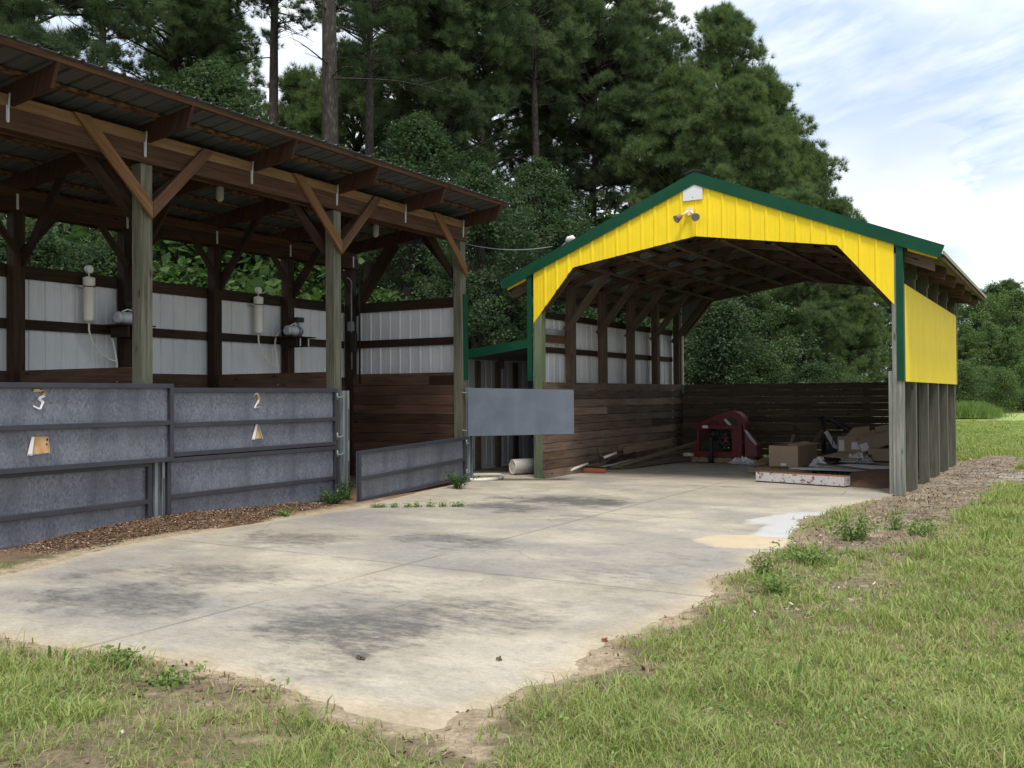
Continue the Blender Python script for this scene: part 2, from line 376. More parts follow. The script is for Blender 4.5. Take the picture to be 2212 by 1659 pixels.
# ------------------------------------------------------------------ noise in numpy
def vnoise(x, y, s, seed=0):
    x = np.asarray(x, float)*s+1000.3+seed*17.7; y = np.asarray(y, float)*s+1000.7+seed*31.1
    xi, yi = np.floor(x).astype(np.int64), np.floor(y).astype(np.int64); fx, fy = x-xi, y-yi
    fx = fx*fx*(3-2*fx); fy = fy*fy*(3-2*fy)
    def hsh(a, b):
        h = (a*374761393+b*668265263+seed*982451653) & 0xffffffff; h = ((h ^ (h >> 13))*1274126177) & 0xffffffff
        return ((h ^ (h >> 16)) & 0xffff)/65535.
    return (hsh(xi, yi)*(1-fx)+hsh(xi+1, yi)*fx)*(1-fy)+(hsh(xi, yi+1)*(1-fx)+hsh(xi+1, yi+1)*fx)*fy
def fbm(x, y, s, seed=0, o=4):
    t_, a, n = 0, 1, 0
    for k in range(o): t_ = t_+a*vnoise(x, y, s*2**k, seed+k); n += a; a *= .55
    return t_/n
def sst(a, b, x):
    q = np.clip((np.asarray(x, float)-a)/(b-a), 0, 1); return q*q*(3-2*q)
def lerp(a, b, f): f = np.asarray(f)[..., None]; return np.asarray(a)*(1-f)+np.asarray(b)*f

# ------------------------------------------------------------------ ground and slab
def xb_left(y):                                # where the slab's left side disappears under soil and mulch
    y = np.asarray(y, float)
    return np.where(y < 11, -9.20-.06*np.sin(y*.9)+.50*sst(7.0, 5.0, y)+.15*sst(5, 4, y), np.where(y < 15.2, -9.25-(y-11)*.2, -11.7))
def inside(x, y):                            # >0: open concrete, <0: soil covers it
    n = (fbm(x, y, 1.6, 3)-.5)*.42+(fbm(x, y, 7, 9, 3)-.5)*.16
    eR = -2.55-x-.08-.42*np.exp(-((y-12.4)/1.7)**2)-.12*np.exp(-((y-8.6)/1.2)**2)
    eR = np.where(y > 15.9, -2.5-x+.2, eR+n*sst(16.2, 15, y))
    eF = np.minimum(y-3.85-.05+n*.45+.12*np.sin(x*1.7), 24.2-y)
    eL = x-xb_left(y)+n*.25
    return np.minimum(np.minimum(eR, eF), np.where(y > 15.2, np.minimum(eL, 1), eL))
def dirtmask(x, y):
    a = np.exp(-((x+2.0-(y-12)*.03)/.70)**2)*sst(8.6, 11.4, y)*(1-sst(25, 29, y))
    b = np.exp(-((x+.8)/1.5)**2-((y-20.5)/2.3)**2)
    return np.clip(np.maximum(a, b)*1.25, 0, 1)
def gden(x, y):
    o = -inside(x, y); n = fbm(x, y, 1.1, 21); n2 = fbm(x, y, 3.1, 5)
    g = sst(.08, .62, o+(n2-.5)*.7)
    g = g*(1-sst(.35, .75, dirtmask(x, y)+(n2-.5)*.7))
    pat = sst(-2.2, -3.2, x)*sst(5, 4, y)
    lush = np.exp(-((x+5.75)/1.0)**2-((y-3.25)/.5)**2)
    g = g*(1-pat*(1-np.clip(sst(.47, .64, n)*.65+lush+.10+.30*sst(.48, .62, n2), 0, 1)))
    peb = np.exp(-((x+1.65)/.75)**2)*sst(5.6, 7.0, y)*(1-sst(12, 14, y))
    g = g*(1-.88*peb*sst(.33, .55, n2))
    g = g*(.50+.50*sst(.28, .52, n))
    return np.where((x < -9) | ((y > 27) & (x+.185*y < -1)) | ((y > 15.9) & (x < -2.35) & (y < 24.3)), 0, g)
xs = np.unique(np.concatenate([-600+np.cumsum(np.r_[0, 300*.55**np.arange(9)])*.97, np.arange(-15, -11, .25), np.arange(-11, 1.5, .055), np.arange(1.5, 9, .2), 9+np.geomspace(.3, 900, 26)]))
ys = np.unique(np.concatenate([-np.geomspace(.3, 60, 12)+1, np.arange(1, 2.6, .12), np.arange(2.6, 17.5, .055), np.arange(17.5, 30, .15), 30+np.geomspace(.4, 1500, 32)]))
GX, GY = np.meshgrid(xs, ys); gx, gy = GX.ravel(), GY.ravel()
ins = inside(gx, gy); near = np.exp(-np.maximum(0, np.hypot(gx, gy)-25)/20)
gz = .022*sst(.05, -.16, ins)-.075*sst(-.02, .22, ins)
gz += (fbm(gx, gy, 1.3, 40)-.5)*.06*sst(0, -.6, ins)*near*((gx > -9) | (gy < 3.4))
gz = np.where((gy > 16.1) & (gx < -2.45) & (gx > -9.25), -.08, gz)
gz = gz+.0*gx
n1, n2, n3 = fbm(gx, gy, .9, 50), fbm(gx, gy, 4, 51), fbm(gx, gy, 14, 52, 3)
gd = gden(gx, gy); out = -ins; dm = dirtmask(gx, gy)
sandc = lerp((.30, .235, .155), (.42, .34, .235), n2); brown = lerp((.105, .08, .052), (.22, .17, .115), n3)
brown = lerp(brown, (.10, .105, .035), sst(.5, .72, fbm(gx, gy, 2.6, 55))*.6)
gcol = lerp(sandc, brown, sst(.36, .56, n2*.5+n3*.5+.10-.3*sst(.32, .05, out)))
gcol = lerp(gcol, lerp((.12, .095, .07), (.34, .28, .205), sst(.3, .7, n3*.45+n2*.55)), dm*.8)
gcol = lerp(gcol, (.44, .42, .38), np.exp(-((gx+.6)/1.3)**2-((gy-20.6)/1.6)**2)*sst(.35, .6, n2)*.8)
grn = lerp(lerp((.10, .115, .04), (.20, .20, .08), n2), (.26, .215, .115), sst(.45, .7, n1)*.75)
far = sst(14, 50, np.hypot(gx, gy))
grn = lerp(grn, lerp((.25, .33, .09), (.35, .42, .145), n1), far)
gcol = lerp(gcol, grn, np.clip(gd*.92, 0, 1))
floor_ = ((gx < -9.2) & (gy > 2)).astype(float)*sst(-9.2, -9.6, gx)
gcol = lerp(gcol, lerp((.13, .085, .055), (.24, .15, .10), n2), floor_*sst(40, 20, gy))
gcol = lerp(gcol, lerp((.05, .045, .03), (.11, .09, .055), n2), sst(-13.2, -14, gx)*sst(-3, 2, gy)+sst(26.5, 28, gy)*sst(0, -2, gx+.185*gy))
ny, nx = GX.shape; ii = np.arange(nx*ny).reshape(ny, nx)
gi = np.stack([ii[:-1, :-1], ii[:-1, 1:], ii[1:, 1:], ii[1:, :-1]], -1).reshape(-1, 4)
rgba = lambda c: np.c_[c, np.ones(len(c))]
g_o = link('ground', np_mesh('ground', np.c_[gx, gy, gz], 4, {'col': ('POINT', 'FLOAT_COLOR', rgba(gcol))}, True, gi), 'soil')
tag(g_o, kind='structure')

jt = np.array([-.03, -.016, -.008, 0, .008, .016, .03])
sx, sy = np.unique(np.r_[np.arange(-11.6, -2.50, .05), -5.66+jt]), np.unique(np.r_[np.arange(3.8, 24.2, .05), 7.44+jt, 12.0+jt, 16.95+jt])
SX, SY = np.meshgrid(sx, sy); x_, y_ = SX.ravel(), SY.ravel()
st = np.zeros_like(x_)
for cx, cy, rx, ry, k in [(-6.8, 13.1, 1.4, .85, 1.25), (-7.4, 11.9, 1.0, .65, .95), (-6.1, 9.0, .9, .6, .85), (-7.9, 8.2, 1.0, .55, .75), (-4.9, 10.2, 1.0, .5, .4), (-3.6, 8.2, .8, .6, .4), (-4.6, 5.25, 1.45, .85, 1.0), (-3.7, 5.9, 1.1, .85, .7),
                          (-6.7, 5.2, 1.4, .75, .85), (-7.2, 6.1, 1.2, .7, .75), (-5.6, 4.75, .6, .4, .3), (-3.2, 7.6, .7, .9, .32), (-4.6, 8.2, .9, 1.2, .22), (-5.2, 6.4, .8, .7, .35), (-3.35, 9.0, .5, .8, .3), (-6.2, 15, 1.6, .5, .25), (-4.1, 4.4, .5, .3, .45), (-5.7, 11.4, .9, .5, .3)]:
    d = np.sqrt(((x_-cx)/rx)**2+((y_-cy)/ry)**2)+(fbm(x_, y_, 1.5, 60)-.5)*1.5+(fbm(x_, y_, 6, 61)-.5)*.7
    st = np.maximum(st, k*sst(1.25, .15, d))
st = np.clip(st*.86, 0, 1)
a1, a2 = fbm(x_, y_, .8, 63), fbm(x_, y_, 3, 64)
scol = lerp((.325, .30, .248), (.44, .408, .338), sst(.3, .7, a1*.6+a2*.4))
scol = lerp(scol, (.275, .265, .25), sst(.45, .7, fbm(x_*.6, y_, .7, 66))*.85)
scol = lerp(scol, (.22, .215, .21), sst(.52, .8, fbm(x_*.5, y_*1.3, 1.0, 166, 5))*.6)
scol = lerp(scol, (.20, .195, .19), sst(.66, .82, fbm(x_*1.0, y_*2.0, 1.4, 67))*.5)
ei = inside(x_, y_)
scol = lerp(scol, lerp((.38, .31, .215), (.48, .41, .30), a2), sst(.28, .02, ei+(a2-.5)*.3)*sst(16, 15, y_)*.7)
scol = lerp(scol, (.23, .22, .20), sst(16.6, 17.6, y_)*sst(.35, .6, a2)*.55)
sp_ = sst(.71, .76, fbm(x_, y_, 11, 68, 2)); scol = lerp(scol, (.50, .47, .41), sp_*.18)
for q, wj in ((np.abs(x_+5.66), .019), (np.abs(y_-7.44), .017), (np.abs(y_-12.0), .017), (np.abs(y_-16.95+.03*np.sin(x_*2)), .022)):
    jn = np.clip(1.4-q/wj, 0, 1)*sst(.15, .4, fbm(x_, y_, 2.2, 69))
    scol = lerp(scol, lerp((.11, .10, .088), (.38, .31, .21), sst(.5, .75, fbm(x_, y_, 1.1, 70))), jn*.55)
sz = np.zeros_like(x_)-.002*(1-0)
ny, nx = SX.shape; ii = np.arange(nx*ny).reshape(ny, nx)
si = np.stack([ii[:-1, :-1], ii[:-1, 1:], ii[1:, 1:], ii[1:, :-1]], -1).reshape(-1, 4)
sl_o = link('concrete_slab', np_mesh('concrete_slab', np.c_[x_, y_, sz], 4, {'col': ('POINT', 'FLOAT_COLOR', rgba(scol)), 'stain': ('POINT', 'FLOAT', st)}, True, si), 'slab')
tag(sl_o, kind='structure')

def mound(name, x0, x1, y0, y1, zf, cf, m, step=.04, kind=None):
    X, Y = np.meshgrid(np.arange(x0, x1, step), np.arange(y0, y1, step)); x, y = X.ravel(), Y.ravel(); n_, m_ = X.shape
    i_ = np.arange(n_*m_).reshape(n_, m_); f = np.stack([i_[:-1, :-1], i_[:-1, 1:], i_[1:, 1:], i_[1:, :-1]], -1).reshape(-1, 4)
    o = link(name, np_mesh(name, np.c_[x, y, zf(x, y)], 4, {'col': ('POINT', 'FLOAT_COLOR', rgba(cf(x, y)))}, True, f), m)
    return tag(o, kind=kind)
def ell(cx, cy, rx, ry, h, rot=0, sd_=1, rag=.7):
    def f(x, y):
        c, s = math.cos(rot), math.sin(rot); a, b = (x-cx)*c+(y-cy)*s, -(x-cx)*s+(y-cy)*c
        d = np.sqrt((a/rx)**2+(b/ry)**2)+(fbm(x, y, 2.2, sd_)-.5)*rag+(fbm(x, y, 12, sd_+3, 2)-.5)*.12
        return h*sst(1.15, .45, d)-.012+(fbm(x, y, 9, sd_+5)-.5)*.004
    return f
w1 = ell(-3.20, 12.7, .46, 1.15, .026, -.30, 4, .5); w2 = ell(-3.06, 11.55, .34, 1.0, .026, .05, 14, .5)
sfade = lambda z, c: lerp((.36, .335, .285), c, sst(-.001, .007, z))
mound('white_sand', -4.2, -2.4, 10.3, 14.4, lambda x, y: np.maximum(w1(x, y), w2(x, y)), lambda x, y: sfade(np.maximum(w1(x, y), w2(x, y)), lerp((.43, .425, .415), (.50, .495, .485), fbm(x, y, 5, 7))), 'sand', kind='stuff')
y1 = ell(-3.18, 10.42, .66, .62, .030, .2, 24, .5)
mound('yellow_sand', -4.1, -2.3, 9.3, 11.5, lambda x, y: y1(x, y)-.001, lambda x, y: sfade(y1(x, y), lerp((.47, .38, .25), (.54, .45, .31), fbm(x, y, 5, 8))), 'sand', kind='stuff')

def mulch_z(x, y):
    xe = xb_left(y)+.08*np.sin(y*2.3)+.04+.06*np.exp(-((y-7.2)/1.4)**2); d = np.clip((xe-x)/.75, -.3, 1.4)
    end = sst(11.3, 10.3, y)
    hh = .034*sst(5.6, 7, y)+.10*np.exp(-((y-7.9)/1.3)**2)+.045*sst(7.5, 9, y)
    return (hh*sst(0, 1, d)+.02*(fbm(x, y, 5, 31)-.3)*sst(0, .3, d))*end*sst(-.12, .12, d)-.010
mound('mulch', -10.6, -8.7, 3.2, 11.6, mulch_z, lambda x, y: lerp(lerp((.085, .048, .028), (.21, .13, .08), fbm(x, y, 22, 33, 3)), (.30, .28, .13), sst(5.6, 4.6, y)*.7), 'chips', .035, 'stuff')
def chips(name, n, xr, yr, zf, cols, L=(.02, .055), cond=None, parent=None):
    x = rng.uniform(*xr, n); y = rng.uniform(*yr, n)
    if cond is not None: k = cond(x, y); x, y = x[k], y[k]; n = len(x)
    z = zf(x, y)+rng.uniform(.002, .012, n); a = rng.uniform(0, 6.28, n); l = rng.uniform(*L, n); wd = l*rng.uniform(.2, .5, n); tl = rng.normal(0, .35, n)
    c, s = np.cos(a), np.sin(a); d = np.stack([c*l, s*l, tl*l], -1)/2; e = np.stack([-s*wd, c*wd, rng.normal(0, .4, n)*wd], -1)/2
    p = np.stack([x, y, z], -1); v = np.stack([p-d-e, p+d-e, p+d+e, p-d+e], 1).reshape(-1, 3)
    ci = np.asarray(cols)[rng.integers(0, len(cols), n)]*rng.uniform(.7, 1.25, (n, 1))
    return link(name, np_mesh(name, v, 4, {'col': ('POINT', 'FLOAT_COLOR', rgba(np.repeat(ci, 4, 0)))}), 'chips', parent)
mc = [(.15, .09, .055), (.085, .05, .032), (.22, .14, .09), (.34, .25, .17), (.05, .032, .022)]
tag(chips('wood_chips', 32000, (-10.0, -8.75), (3.6, 11.2), mulch_z, mc, (.010, .034), lambda x, y: mulch_z(x, y) > .004), kind='stuff')
hz = ell(-3.05, 18.9, .75, 1.5, .17, 0, 44)
mound('soil_heap', -4.4, -2.55, 16.9, 21, hz, lambda x, y: lerp((.09, .05, .032), (.17, .10, .065), fbm(x, y, 18, 35)), 'chips', .05, 'stuff')
# pebbles and dead stuff lying beside the slab
def gcond(x, y):
    d = dirtmask(x, y)+np.exp(-((x+1.65)/.5)**2)*sst(6, 7.4, y)*(1-sst(10.5, 12, y))*.8+.25*sst(-2.2, -3.2, x)*sst(4.2, 3.4, y)
    return (inside(x, y) < -.03) & (rng.uniform(0, 1, len(x)) < d*sst(.35, .6, fbm(x, y, 1.7, 71))) & (x > -6.5)
def groundz(x, y): i = inside(x, y); return .022*sst(.05, -.16, i)-.075*sst(-.02, .22, i)+(fbm(x, y, 1.3, 40)-.5)*.06*sst(0, -.6, i)
tag(chips('gravel', 20000, (-6.5, 1.2), (2.0, 27), groundz, [(.36, .345, .31), (.48, .465, .43), (.26, .235, .195), (.19, .155, .115)], (.015, .04), gcond), kind='stuff')
tag(chips('plant_litter', 40000, (-7.5, 1.0), (2.0, 26), groundz, [(.20, .13, .08), (.13, .085, .055), (.34, .26, .16), (.27, .17, .10)], (.015, .05),
    lambda x, y: (inside(x, y) < .03) & (inside(x, y) > -2.6) & (rng.uniform(0, 1, len(x)) < np.maximum(.75*sst(.42, .62, fbm(x, y, 2.1, 72)), .9*dirtmask(x, y)))), kind='stuff')

# ------------------------------------------------------------------ grass
def blades(name, m, N, wmul, hmul, accept, flat=.55, rbias=0.0, amax=.72):
    th = rng.uniform(-.72, .86, N)*np.array(1.0); d = (rng.uniform(0, 1, N)*(60**.8-1.7**.8)+1.7**.8)**(1/.8)
    a = YAW-th; x, y = -np.sin(a)*d, np.cos(a)*d
    k = accept(x, y) > rng.uniform(0, 1, N); x, y, d = x[k], y[k], d[k]; n = len(x)
    z = np.where((x > -11) & (y < 30), groundz(x, y), 0)-.004
    cl = fbm(x, y, 2.4, 81); h = hmul*(.035+.10*rng.uniform(.25, 1, n)**1.5*(.35+1.3*sst(.3, .7, cl)))*np.minimum(1.25, 1+.012*d)
    bw = rng.uniform(.0016, .0038, n)*wmul*(np.maximum(d, 3.5)/4)**.72*np.where(rng.uniform(0, 1, n) < .14, 2.1, 1)
    an = rng.uniform(0, 6.28, n); ln = rng.uniform(.12, 1, n)*flat*1.7*h; dx, dy = np.cos(an), np.sin(an)
    p = np.stack([x, y, z], -1); up_ = np.zeros((n, 3)); up_[:, 2] = h; le = np.stack([dx*ln, dy*ln, 0*ln], -1)
    sa = an+1.57+rng.normal(0, .7, n); sdv = np.stack([np.cos(sa)*bw, np.sin(sa)*bw, 0*bw], -1)
    mid = p+up_*.62+le*.32; tip = p+up_*rng.uniform(.8, 1.02, (n, 1))+le
    V = np.stack([p-sdv, p+sdv, mid-sdv*.8, mid+sdv*.8, tip], 1).reshape(-1, 3)
    b = np.arange(n)[:, None, None]*5; F = (b+np.array([[0, 1, 3], [0, 3, 2], [2, 3, 4]])[None]).reshape(-1, 3)
    r = np.clip(rbias+.5*fbm(x, y, .9, 82)+.35*fbm(x, y, 4, 83)+rng.normal(0, .17, n)-.1, 0, 1)
    o = link(name, np_mesh(name, V, 3, {'rnd': ('FACE', 'FLOAT', np.repeat(r, 3))}, False, F), m); return tag(o, kind='stuff')
blades('grass', 'blade', 1750000, .74, .62, lambda x, y: gden(x, y)*.95, .95)
blades('dry_grass', 'straw', 560000, .68, .5, lambda x, y: gden(x, y)*(.20+.8*sst(.38, .62, fbm(x, y, 1.0, 84)))+.22*(inside(x, y) < -.05)*(x > -8)*(y < 16), .95)

blades('grass_tufts', 'tuft', 70000, 1.15, 1.15, lambda x, y: gden(x, y)*sst(.54, .70, fbm(x, y, 1.7, 91))*.9, .8, -.05)
def lowweeds(n):
    th = rng.uniform(-.62, .62, n); d = rng.uniform(2.2**.7, 22**.7, n)**(1/.7); a = YAW-th; x, y = -np.sin(a)*d, np.cos(a)*d
    k = gden(x, y)*sst(.52, .66, fbm(x, y, 2.6, 95))+.05*(gden(x, y) > .1) > rng.uniform(0, 1, n); x, y, d = x[k], y[k], d[k]; n = len(x)
    p = np.stack([x, y, groundz(x, y)+rng.uniform(.012, .055, n)], -1); a = rng.uniform(0, 6.28, n); l = rng.uniform(.007, .016, n)*np.clip(d/4.5, .9, 1.4)
    u = np.stack([np.cos(a)*l, np.sin(a)*l, rng.normal(0, .4, n)*l], -1); v = np.stack([-np.sin(a)*l*.55, np.cos(a)*l*.55, rng.normal(0, .3, n)*l], -1)
    tag(link('low_weeds', np_mesh('low_weeds', np.stack([p-u, p+v, p+u, p-v], 1).reshape(-1, 3), 4, {'rnd': ('FACE', 'FLOAT', rng.uniform(0, 1, n))}), 'tuft'), kind='stuff')
lowweeds(70000)

# ------------------------------------------------------------------ stall shed
shed = thing('stall_shed', 'open-fronted wooden stall shed with tin roof and three grey-gated stalls', 'shed', (-11.5, 11.5, 0))
FP = [4.32, 7.88, 11.47, 15.06]              # front posts (y)
BP = [4.3, 6.1, 7.88, 9.67, 11.47, 13.25, 15.06]
fx = -10.05; bxk = -12.93
rb = lambda x: 4.86+.108*(x+10.03)           # underside of the rafters
for y in FP: MB().box(fx-.17, fx, y-.085, y+.085, -.1, 4.60 if y > 8 or y < 8 else 4.6).build('post', 'post', shed)
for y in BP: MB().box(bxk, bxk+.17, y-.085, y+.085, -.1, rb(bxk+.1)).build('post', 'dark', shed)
for x0, x1 in ((fx, fx+.042), (fx-.215, fx-.173)):
    MB().box(x0, x1, 3.7, 15.15, 4.605, 4.842).build('beam', 'beam', shed)
    MB().box(x0+.002, x1-.002, 3.7, 15.14, 4.846, 4.985).build('beam', 'tan', shed)
for x0, x1 in ((bxk-.045, bxk-.003), (bxk+.173, bxk+.215)):
    MB().box(x0, x1, 3.7, 15.15, 4.27, 4.47).build('beam', 'rafter', shed)
    MB().box(x0+.002, x1-.002, 3.7, 15.14, 4.475, 4.60).build('beam', 'beam', shed)
for y in BP:
    m = MB(); a, b = -13.55, -9.18
    m.prism([(-9.29, y-.02, rb(-9.29)), (-9.18, y-.02, rb(-9.18)+.25), (a, y-.02, rb(a)+.25), (a, y-.02, rb(a))], (0, .042, 0)).build('rafter', 'rafter', shed)
RT = lambda x: rb(x)+.252                    # top of the rafters
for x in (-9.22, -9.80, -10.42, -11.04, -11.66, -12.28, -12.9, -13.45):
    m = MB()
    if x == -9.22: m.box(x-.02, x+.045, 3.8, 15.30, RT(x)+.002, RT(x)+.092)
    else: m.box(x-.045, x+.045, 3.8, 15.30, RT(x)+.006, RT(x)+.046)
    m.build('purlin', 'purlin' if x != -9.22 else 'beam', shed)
m = MB(); rs = lambda x: RT(x)+.096+(.0 if x > -9.4 else 0)
nrm = Vector((-.108, 0, 1)).normalized()
sheet(m, (-9.12, 3.7, RT(-9.12)+.062), (0, 1, 0), Vector((-1, 0, -.108)).normalized(), nrm, 11.68, lambda s: 4.55, lambda s: 0, .255, .026)
m.build('roof_sheet', 'roofmetal', shed)
# knee braces, outer face and inner face
def brace(xo, y0, z0, y1, z1, mt, th=.042, wd=.145):
    MB().beam((xo+th/2, y0, z0), (xo+th/2, y1, z1), wd, th, (1, 0, 0)).build('knee_brace', mt, shed)
for i, y in enumerate(FP):
    for s in (-1, 1):
        if i == 3 and s > 0: continue
        zt = 4.985 if s < 0 else 4.975; tn = .985 if s < 0 else 1.06; yc = y+.03; f = fx+.0445+(0 if s < 0 else .003)
        q = lambda z, off: (f, yc+s*((z-3.91-off)/tn), z)
        MB().prism([(f, yc+s*.002, 3.91), q(zt, 0), q(zt, .205), (f, yc+s*.002, 4.115)][::(1 if s > 0 else -1)], (.042, 0, 0)).build('knee_brace', 'orange' if s < 0 else 'redbrace', shed)
        brace(fx-.262, y, 3.96, y+s*1.06, 4.92, 'dark')
for i, y in enumerate(BP):
    for s in (-1, 1):
        if i == 6 and s > 0: continue
        brace(bxk+.175, y+s*.05, 3.72, y+s*.62, 4.40, 'dark', wd=.10)
    if i:                                    # braces running up under the rafters
        MB().beam((bxk+.14, y+.06, 3.55), (bxk+1.12, y+.06, rb(bxk+1.12)+.1), .042, .14, (0, 0, 1)).build('knee_brace', 'dark', shed)
for y in FP[1:]:
    MB().beam((fx-.12, y+.065, 3.85), (fx-1.0, y+.065, rb(fx-1.0)+.12), .042, .14, (0, 0, 1)).build('knee_brace', 'dark', shed)
for y in BP[1:]:
    m = MB(); yy = y-.045
    m.tube([(fx+.05, yy+.01, 5.0), (fx+.05, yy, 4.88), (fx+.056, yy-.012, 4.83), (fx+.05, yy-.014, 4.67)], .013, 6)
    for p, q in (((fx+.047, 4.68), (fx+.053, 4.86)),): m.box(p[0], q[0], yy-.032, yy+.006, p[1], q[1])
    m.build('rafter_strap', 'strap', shed)
    MB().box(bxk+.216, bxk+.220, yy-.03, yy+.006, 4.30, 4.52).build('rafter_strap', 'strap', shed)
# back wall: ribbed sheet outside, rails, planks inside
m = MB(); sheet(m, (bxk-.05, 3.7, 0), (0, 1, 0), (0, 0, 1), (-1, 0, 0), 11.4, lambda s: 3.52, lambda s: .02, .255, .02, th=.003)
m.build('metal_panel', 'white', shed)
for z0, z1 in ((3.37, 3.555), (2.64, 2.785)):
    for y0, y1 in zip(BP[:-1], BP[1:]): MB().box(bxk-.044, bxk-.004, y0-.1, y1-.002-.1, z0, z1).build('rail', 'dark', shed)
def planks(mb, axis, c, th, a, b, z0, ph, n, gap=.006, stag=True, dy=0.0):
    for k in range(n):
        q = [a]+([random.uniform(a+(b-a)*.25, b-(b-a)*.25)] if stag and b-a > 2 and k % 3 else [])+[b]
        for p0, p1 in zip(q[:-1], q[1:]):
            j = random.uniform(-.003, .003); zz = z0+k*ph; e = random.uniform(0, .012)
            if axis == 'y': mb.box(c+j, c+th+j, p0+.002, p1-.002, zz, zz+ph-gap)
            else: mb.box(p0+.002-e, p1-.002+e, c+j, c+th+j, zz, zz+ph-gap)
    return mb
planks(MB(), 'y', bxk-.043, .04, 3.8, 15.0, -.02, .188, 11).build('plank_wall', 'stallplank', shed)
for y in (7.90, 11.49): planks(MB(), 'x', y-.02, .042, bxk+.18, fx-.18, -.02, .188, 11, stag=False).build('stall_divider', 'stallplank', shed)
# end wall
m = MB(); sheet(m, (-13.05, 15.21, 0), (1, 0, 0), (0, 0, 1), (0, -1, 0), 2.83, lambda s: 3.50, lambda s: .02, .25, .02, start=.36, th=.003); m.build('metal_panel', 'white', shed)
for z0, z1 in ((3.365, 3.56), (2.64, 2.79)): MB().box(-12.95, fx-.172, 15.145, 15.185, z0, z1).build('rail', 'dark', shed)
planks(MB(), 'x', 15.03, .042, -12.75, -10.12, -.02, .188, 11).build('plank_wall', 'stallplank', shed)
MB().box(-12.85, -10.22, 15.08, 15.12, 1.9, 2.1).build('plank_wall', 'stallplank', shed)
# end roof brace and the green corner trim
MB().beam((fx-.06, 15.12, 3.8), (fx-.95, 15.12, rb(fx-.95)), .042, .14, (0, 0, 1)).build('knee_brace', 'dark', shed)
MB().beam((bxk+.14, 15.14, 3.35), (bxk+1.25, 15.14, rb(bxk+1.25)), .042, .14, (0, 0, 1)).build('knee_brace', 'dark', shed)
m = MB(); m.box(fx+.002, fx+.016, 15.05, 15.19, 1.95, 3.59); m.box(fx-.16, fx+.016, 15.192, 15.206, 1.95, 3.59); m.build('corner_trim', 'green', shed)
# galvanised channel hinge posts
for y, zt in ((11.585, 1.74), (8.02, 1.76), (15.20, 1.80)):
    m = MB(); m.box(fx+.003, fx+.012, y-.075, y+.075, -.05, zt)
    for s in (-1, 1): m.box(fx+.013, fx+.062, y+s*.072-.004, y+s*.072+.004, -.05, zt)
    for s in (-1, 1): m.box(fx+.063, fx+.069, y+s*.055-.02, y+s*.055+.02, -.05, zt)
    m.build('hinge_post', 'galv', shed)
    for z0, z1 in ((.15, .62), (.95, 1.45)): MB().box(fx+.0695, fx+.0715, y+.018+.03, y+.034+.03, z0, z1).build('post_slot', 'darkiron', shed)

# ------------------------------------------------------------------ gates
def gate(label, hinge, free, z0, z1, rails, T=.058, flip=False, z0f=None, z1f=None, sheet_m='gatesheet', group=None, hs=(.15, .85)):
    """frame of square tube in the vertical plane from hinge to free end, sheet set back; outside faces +n"""
    h, f = Vector((*hinge, 0)), Vector((*free, 0)); d = (f-h); L = d.length; d.normalize(); n = Vector((-d.y, d.x, 0))
    if n.dot(Vector((0.86, -.5, 0))) < 0: n = -n
    if flip: n = -n
    z0f = z0 if z0f is None else z0f; z1f = z1 if z1f is None else z1f
    g = thing('stall_gate', label, 'gate', (h.x, h.y, z0), group)
    P = lambda s, z, q=0.0: h+d*s+n*q+Vector((0, 0, z))
    zb = lambda s: z0+(z0f-z0)*s/L; zt = lambda s: z1+(z1f-z1)*s/L
    m = MB()
    for s in (T/2, L-T/2): m.beam(P(s, zb(s)), P(s, zt(s)), T, T, n)
    for fr in (0, 1): 
        za = (lambda s: zb(s)+T/2) if fr == 0 else (lambda s: zt(s)-T/2)
        m.beam(P(T, za(T), -.001), P(L-T, za(L-T), -.001), T-.002, T, n.cross(d))
    for r in rails:
        zr = lambda s: zb(s)+(zt(s)-zb(s))*r
        m.beam(P(T, zr(T), -.001), P(L-T, zr(L-T), -.001), T-.002, T, n.cross(d))
    m.build('gate_frame', 'gateframe', g, .004)
    m = MB(); e = .03 if flip else 0
    o = -.031
    m.prism([P(.004, zb(0)+.004, o), P(L-.004, zb(L)+.004, o), P(L-.004, zt(L)-.004, o), P(.004, zt(0)-.004, o)], n*-.004)
    m.build('gate_sheet', sheet_m, g)
    for q in hs:
        m = MB(); zz = z0+(z1-z0)*q; b = P(-.05, zz, .035)
        m.tube([P(.03, zz, .04), P(-.02, zz-.012, .058), P(-.075, zz, .05), P(-.10, zz, .03)], .012, 8)
        m.cyl(P(.03, zz-.05, .04), P(.03, zz+.06, .04), .014, n=8); m.cyl(P(-.10, zz-.015, .03), P(-.10, zz+.015, .03), .018, n=6)
        m.build('gate_hinge', 'galv', g)
    return g, P, n, d, L
gx0 = fx+.06
G2, P2, n2_, d2_, L2 = gate('upper gate half carrying the peeling number two and a white-edged decal', (gx0, 11.37), (gx0, 8.06), .885, 1.775, [.46], group=None)
gate('long lower gate half beneath the number two, behind the mulch', (gx0, 11.37), (gx0, 8.12), .0, .872, [.43])
G3, P3, n3_, d3_, L3 = gate('upper gate half carrying the peeling number three, leftmost gate of the row', (gx0+.065, 4.40), (gx0+.065, 8.17), .835, 1.825, [.50])
gate('shaded lower gate half beneath the number three', (gx0-.02, 4.40), (gx0-.02, 7.90), -.03, .845, [.43])
gate('low half gate left ajar across the end stall, with weeds at its feet', (-9.99, 15.02), (-9.52, 11.32), .07, .87, [.46], z0f=.0, z1f=.80)
gate('upper gate swung wide open, showing its plain smooth grey back', (-9.93, 15.02), (-8.17, 16.00), .875, 1.795, [.5], z0f=.905, z1f=1.745, sheet_m='gateback', flip=True, hs=(.12, .9))
